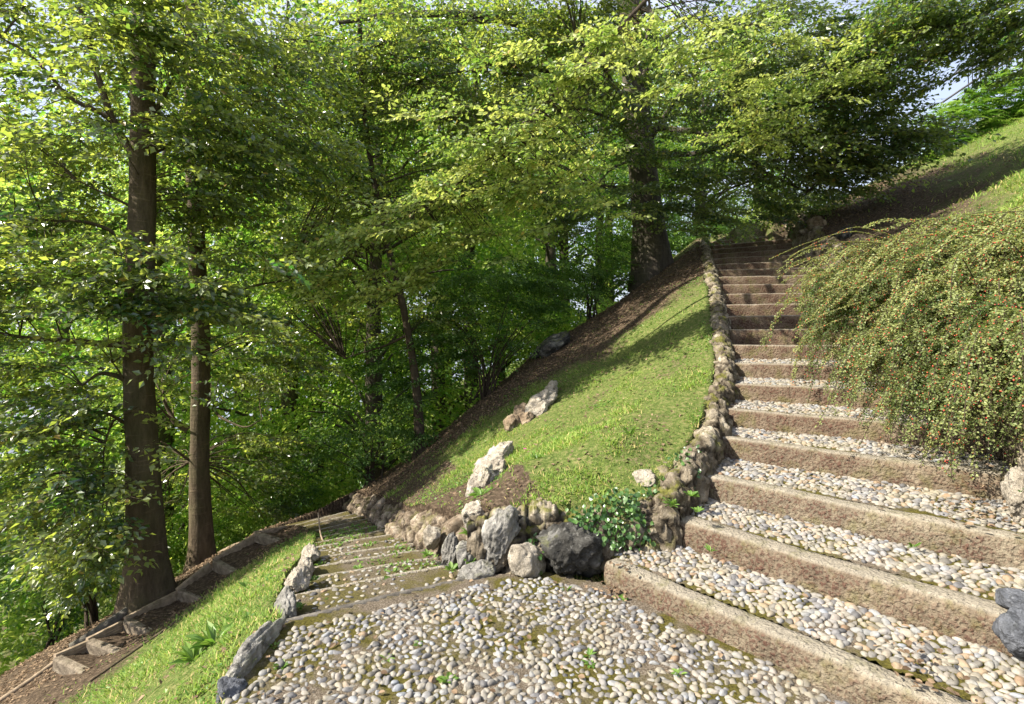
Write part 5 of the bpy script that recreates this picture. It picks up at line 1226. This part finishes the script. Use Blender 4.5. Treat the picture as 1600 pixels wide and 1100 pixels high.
# iron railing above the ferns
root = empty("railing", P(1530, 120, 15), "dark iron railing sloping up behind the ferns at the upper right", "railing")
a = P(1522, 95, 15.0); b = P(1570, 66, 14.2)
for nm, off in (("top_rail", 0), ("bottom_rail", -.55)):
    build_mesh(nm, *(lambda g: (g[0], [g[1], g[2]]))(tube_geo([a + [-.6, .4, off - .45], a + [0, 0, off], b + [0, 0, off], b + [.6, -.3, off + .4]], [.028] * 4, 6)), M_iron, root)
for i in range(11):
    t = i / 10 * 1.4 - .2; q = a + (b - a) * t; build_mesh("baluster", *(lambda g: (g[0], [g[1], g[2]]))(tube_geo([q + [0, 0, .0], q + [0, 0, -.72]], [.013, .013], 5)), M_iron, root)

# ------------------------------------------------------------------ trail of earth steps low on the left slope
def plank(p0, p1, w, h, seed, mat=M_wood, lab=None, nm="edging_plank", cat="plank", group=None, parent=None):
    p0 = np.asarray(p0, float); p1 = np.asarray(p1, float); n = 24; d = norm(p1 - p0); s = norm(np.cross(d, [0, 0, 1.0])); u = np.cross(s, d)
    prof = np.array([[-.5, -.5], [-.5, .35], [-.36, .5], [.36, .5], [.5, .35], [.5, -.5]]) * [w, h]; V = []
    for i in range(n): c = p0 + (p1 - p0) * i / (n - 1); V.append(c + prof[:, :1] * s + prof[:, 1:] * u)
    V = np.concatenate(V); V = V + fbm(V * 5 + seed, 3, seed)[:, None] * .018 * (s + u)
    m = 6; i = np.arange(n - 1)[:, None] * m; j = np.arange(m)[None]; j2 = (j + 1) % m
    Qd = np.stack([i + j, i + m + j, i + m + j2, i + j2], -1).reshape(-1, 4)
    T = [[0, k, k + 1] for k in range(1, 5)] + [[(n - 1) * m, (n - 1) * m + k + 1, (n - 1) * m + k] for k in range(1, 5)]
    if parent is not None: return build_mesh(nm, V, [Qd, np.array(T)], mat, parent, smooth=False)
    return tag(local_mesh(nm, V, [Qd, np.array(T)], mat, smooth=False), lab, cat, group)
TR = [(112, 990 + 62, 5.7, 62, 988 + 62, "lowest earth step of the trail, at the bottom left corner"), (165, 1028, 6.0, 0, 0, "second earth step of the trail, up from the bottom left corner"),
      (218, 990, 6.35, 0, 0, "third earth step of the trail, with a sunlit riser"), (302, 936, 6.9, 0, 0, "fourth earth step of the trail, near the foot of the thick trunk"),
      (352, 905, 7.3, 0, 0, "fifth earth step of the trail, right of the slimmer trunk's foot"), (420, 862, 7.8, 0, 0, "sixth earth step of the trail, in shade by the lower path's end"),]
M_dirtstone = mat_rock("packed_earth", (0.09, 0.07, 0.05), (0.19, 0.155, 0.115), (0.31, 0.265, 0.20), .15, bump=.03)
prev = None
for i, (px, py, Y, _, _, lab) in enumerate(TR):
    c = P(px, py, Y); c[2] = h1(c[0], c[1]) + .02
    nxt = TR[i + 1] if i + 1 < len(TR) else (470, 835, 8.3)
    c2 = P(nxt[0], nxt[1], nxt[2]); c2[2] = h1(c2[0], c2[1]) + .02
    root = empty("earth_step", c - [0, 0, .1], lab, "earth step", "earth steps of the trail low on the left")
    d = norm((c2 - c) * [1, 1, 0]); s = np.array([d[1], -d[0], 0]); wd = .26
    # riser stone across the trail, tread of packed earth, plank on the valley side
    plank(c - s * wd + [0, 0, .02], c + s * wd + [0, 0, .0], .09, .13, 800 + i, M_dirtstone, nm="riser", parent=root)
    plank(c - s * (wd + .05) + [0, 0, .03], c2 - s * (wd + .05) + [0, 0, .0], .05, .12, 820 + i, M_wood, nm="edging_plank", parent=root)
    A_, B_, C_, D_ = c - s * wd, c + s * wd, c2 + s * wd, c2 - s * wd
    V, Q = grid_sheet([A_, B_, C_, D_], lambda x, y, c=c, c2=c2: c[2] + .07 + (c2[2] - c[2] - .13) * np.clip(((x - c[0]) * d[0] + (y - c[1]) * d[1]) / (np.linalg.norm((c2 - c)[:2])), 0, 1) + .02 * n2(x, y, 7, 2, 44), .035)
    if len(Q): build_mesh("tread", V, Q, M_ground, root, attrs={"dirt": np.ones(len(V))})
# exposed root / fallen log running down from the thick trunk, and a second grey one
def log(label, pts, r0, r1, seed, mat=M_bark, nm="fallen_log", cat="log"):
    q = [P(*a) for a in pts]; q = [np.array([a[0], a[1], h1(a[0], a[1]) + r0 * .35]) for a in q]
    V, Q, T = tube_geo(smooth_path(q, 30), np.linspace(r0, r1, 30), 10, seed, .22); tag(local_mesh(nm, V, [Q, T], mat), label, cat)
log("thick grey root or log running down the slope from the foot of the thick trunk", [(205, 945, 7.0), (170, 975, 6.8), (135, 1005, 6.6), (110, 1018, 6.5)], .075, .05, 901, M_log)
log("thin pale branch lying along the trail at the bottom left corner", [(95, 1022, 6.3), (60, 1045, 6.1), (20, 1072, 5.9), (-20, 1090, 5.8)], .03, .025, 902, M_wood)
log("long dark branch on the ground between the trail and the lawn", [(330, 950, 6.4), (270, 985, 6.0), (200, 1025, 5.6), (140, 1065, 5.2)], .02, .015, 903)
log("knotty dead branch lying right of the slimmer trunk's foot", [(345, 885, 8.6), (370, 872, 8.4), (395, 862, 8.2)], .03, .015, 904, M_wood)
q = [P(497, 832, 6.9) + [0, 0, .25], P(502, 845, 6.6) + [0, 0, .05], P(515, 858, 6.2), P(530, 861, 6.1)]
V, Q, T = tube_geo(smooth_path(q, 16), np.linspace(.008, .014, 16), 6, 5, .1); tag(local_mesh("twig", V, [Q, T], M_wood), "thin pale curved twig sticking up from the lower path", "twig")
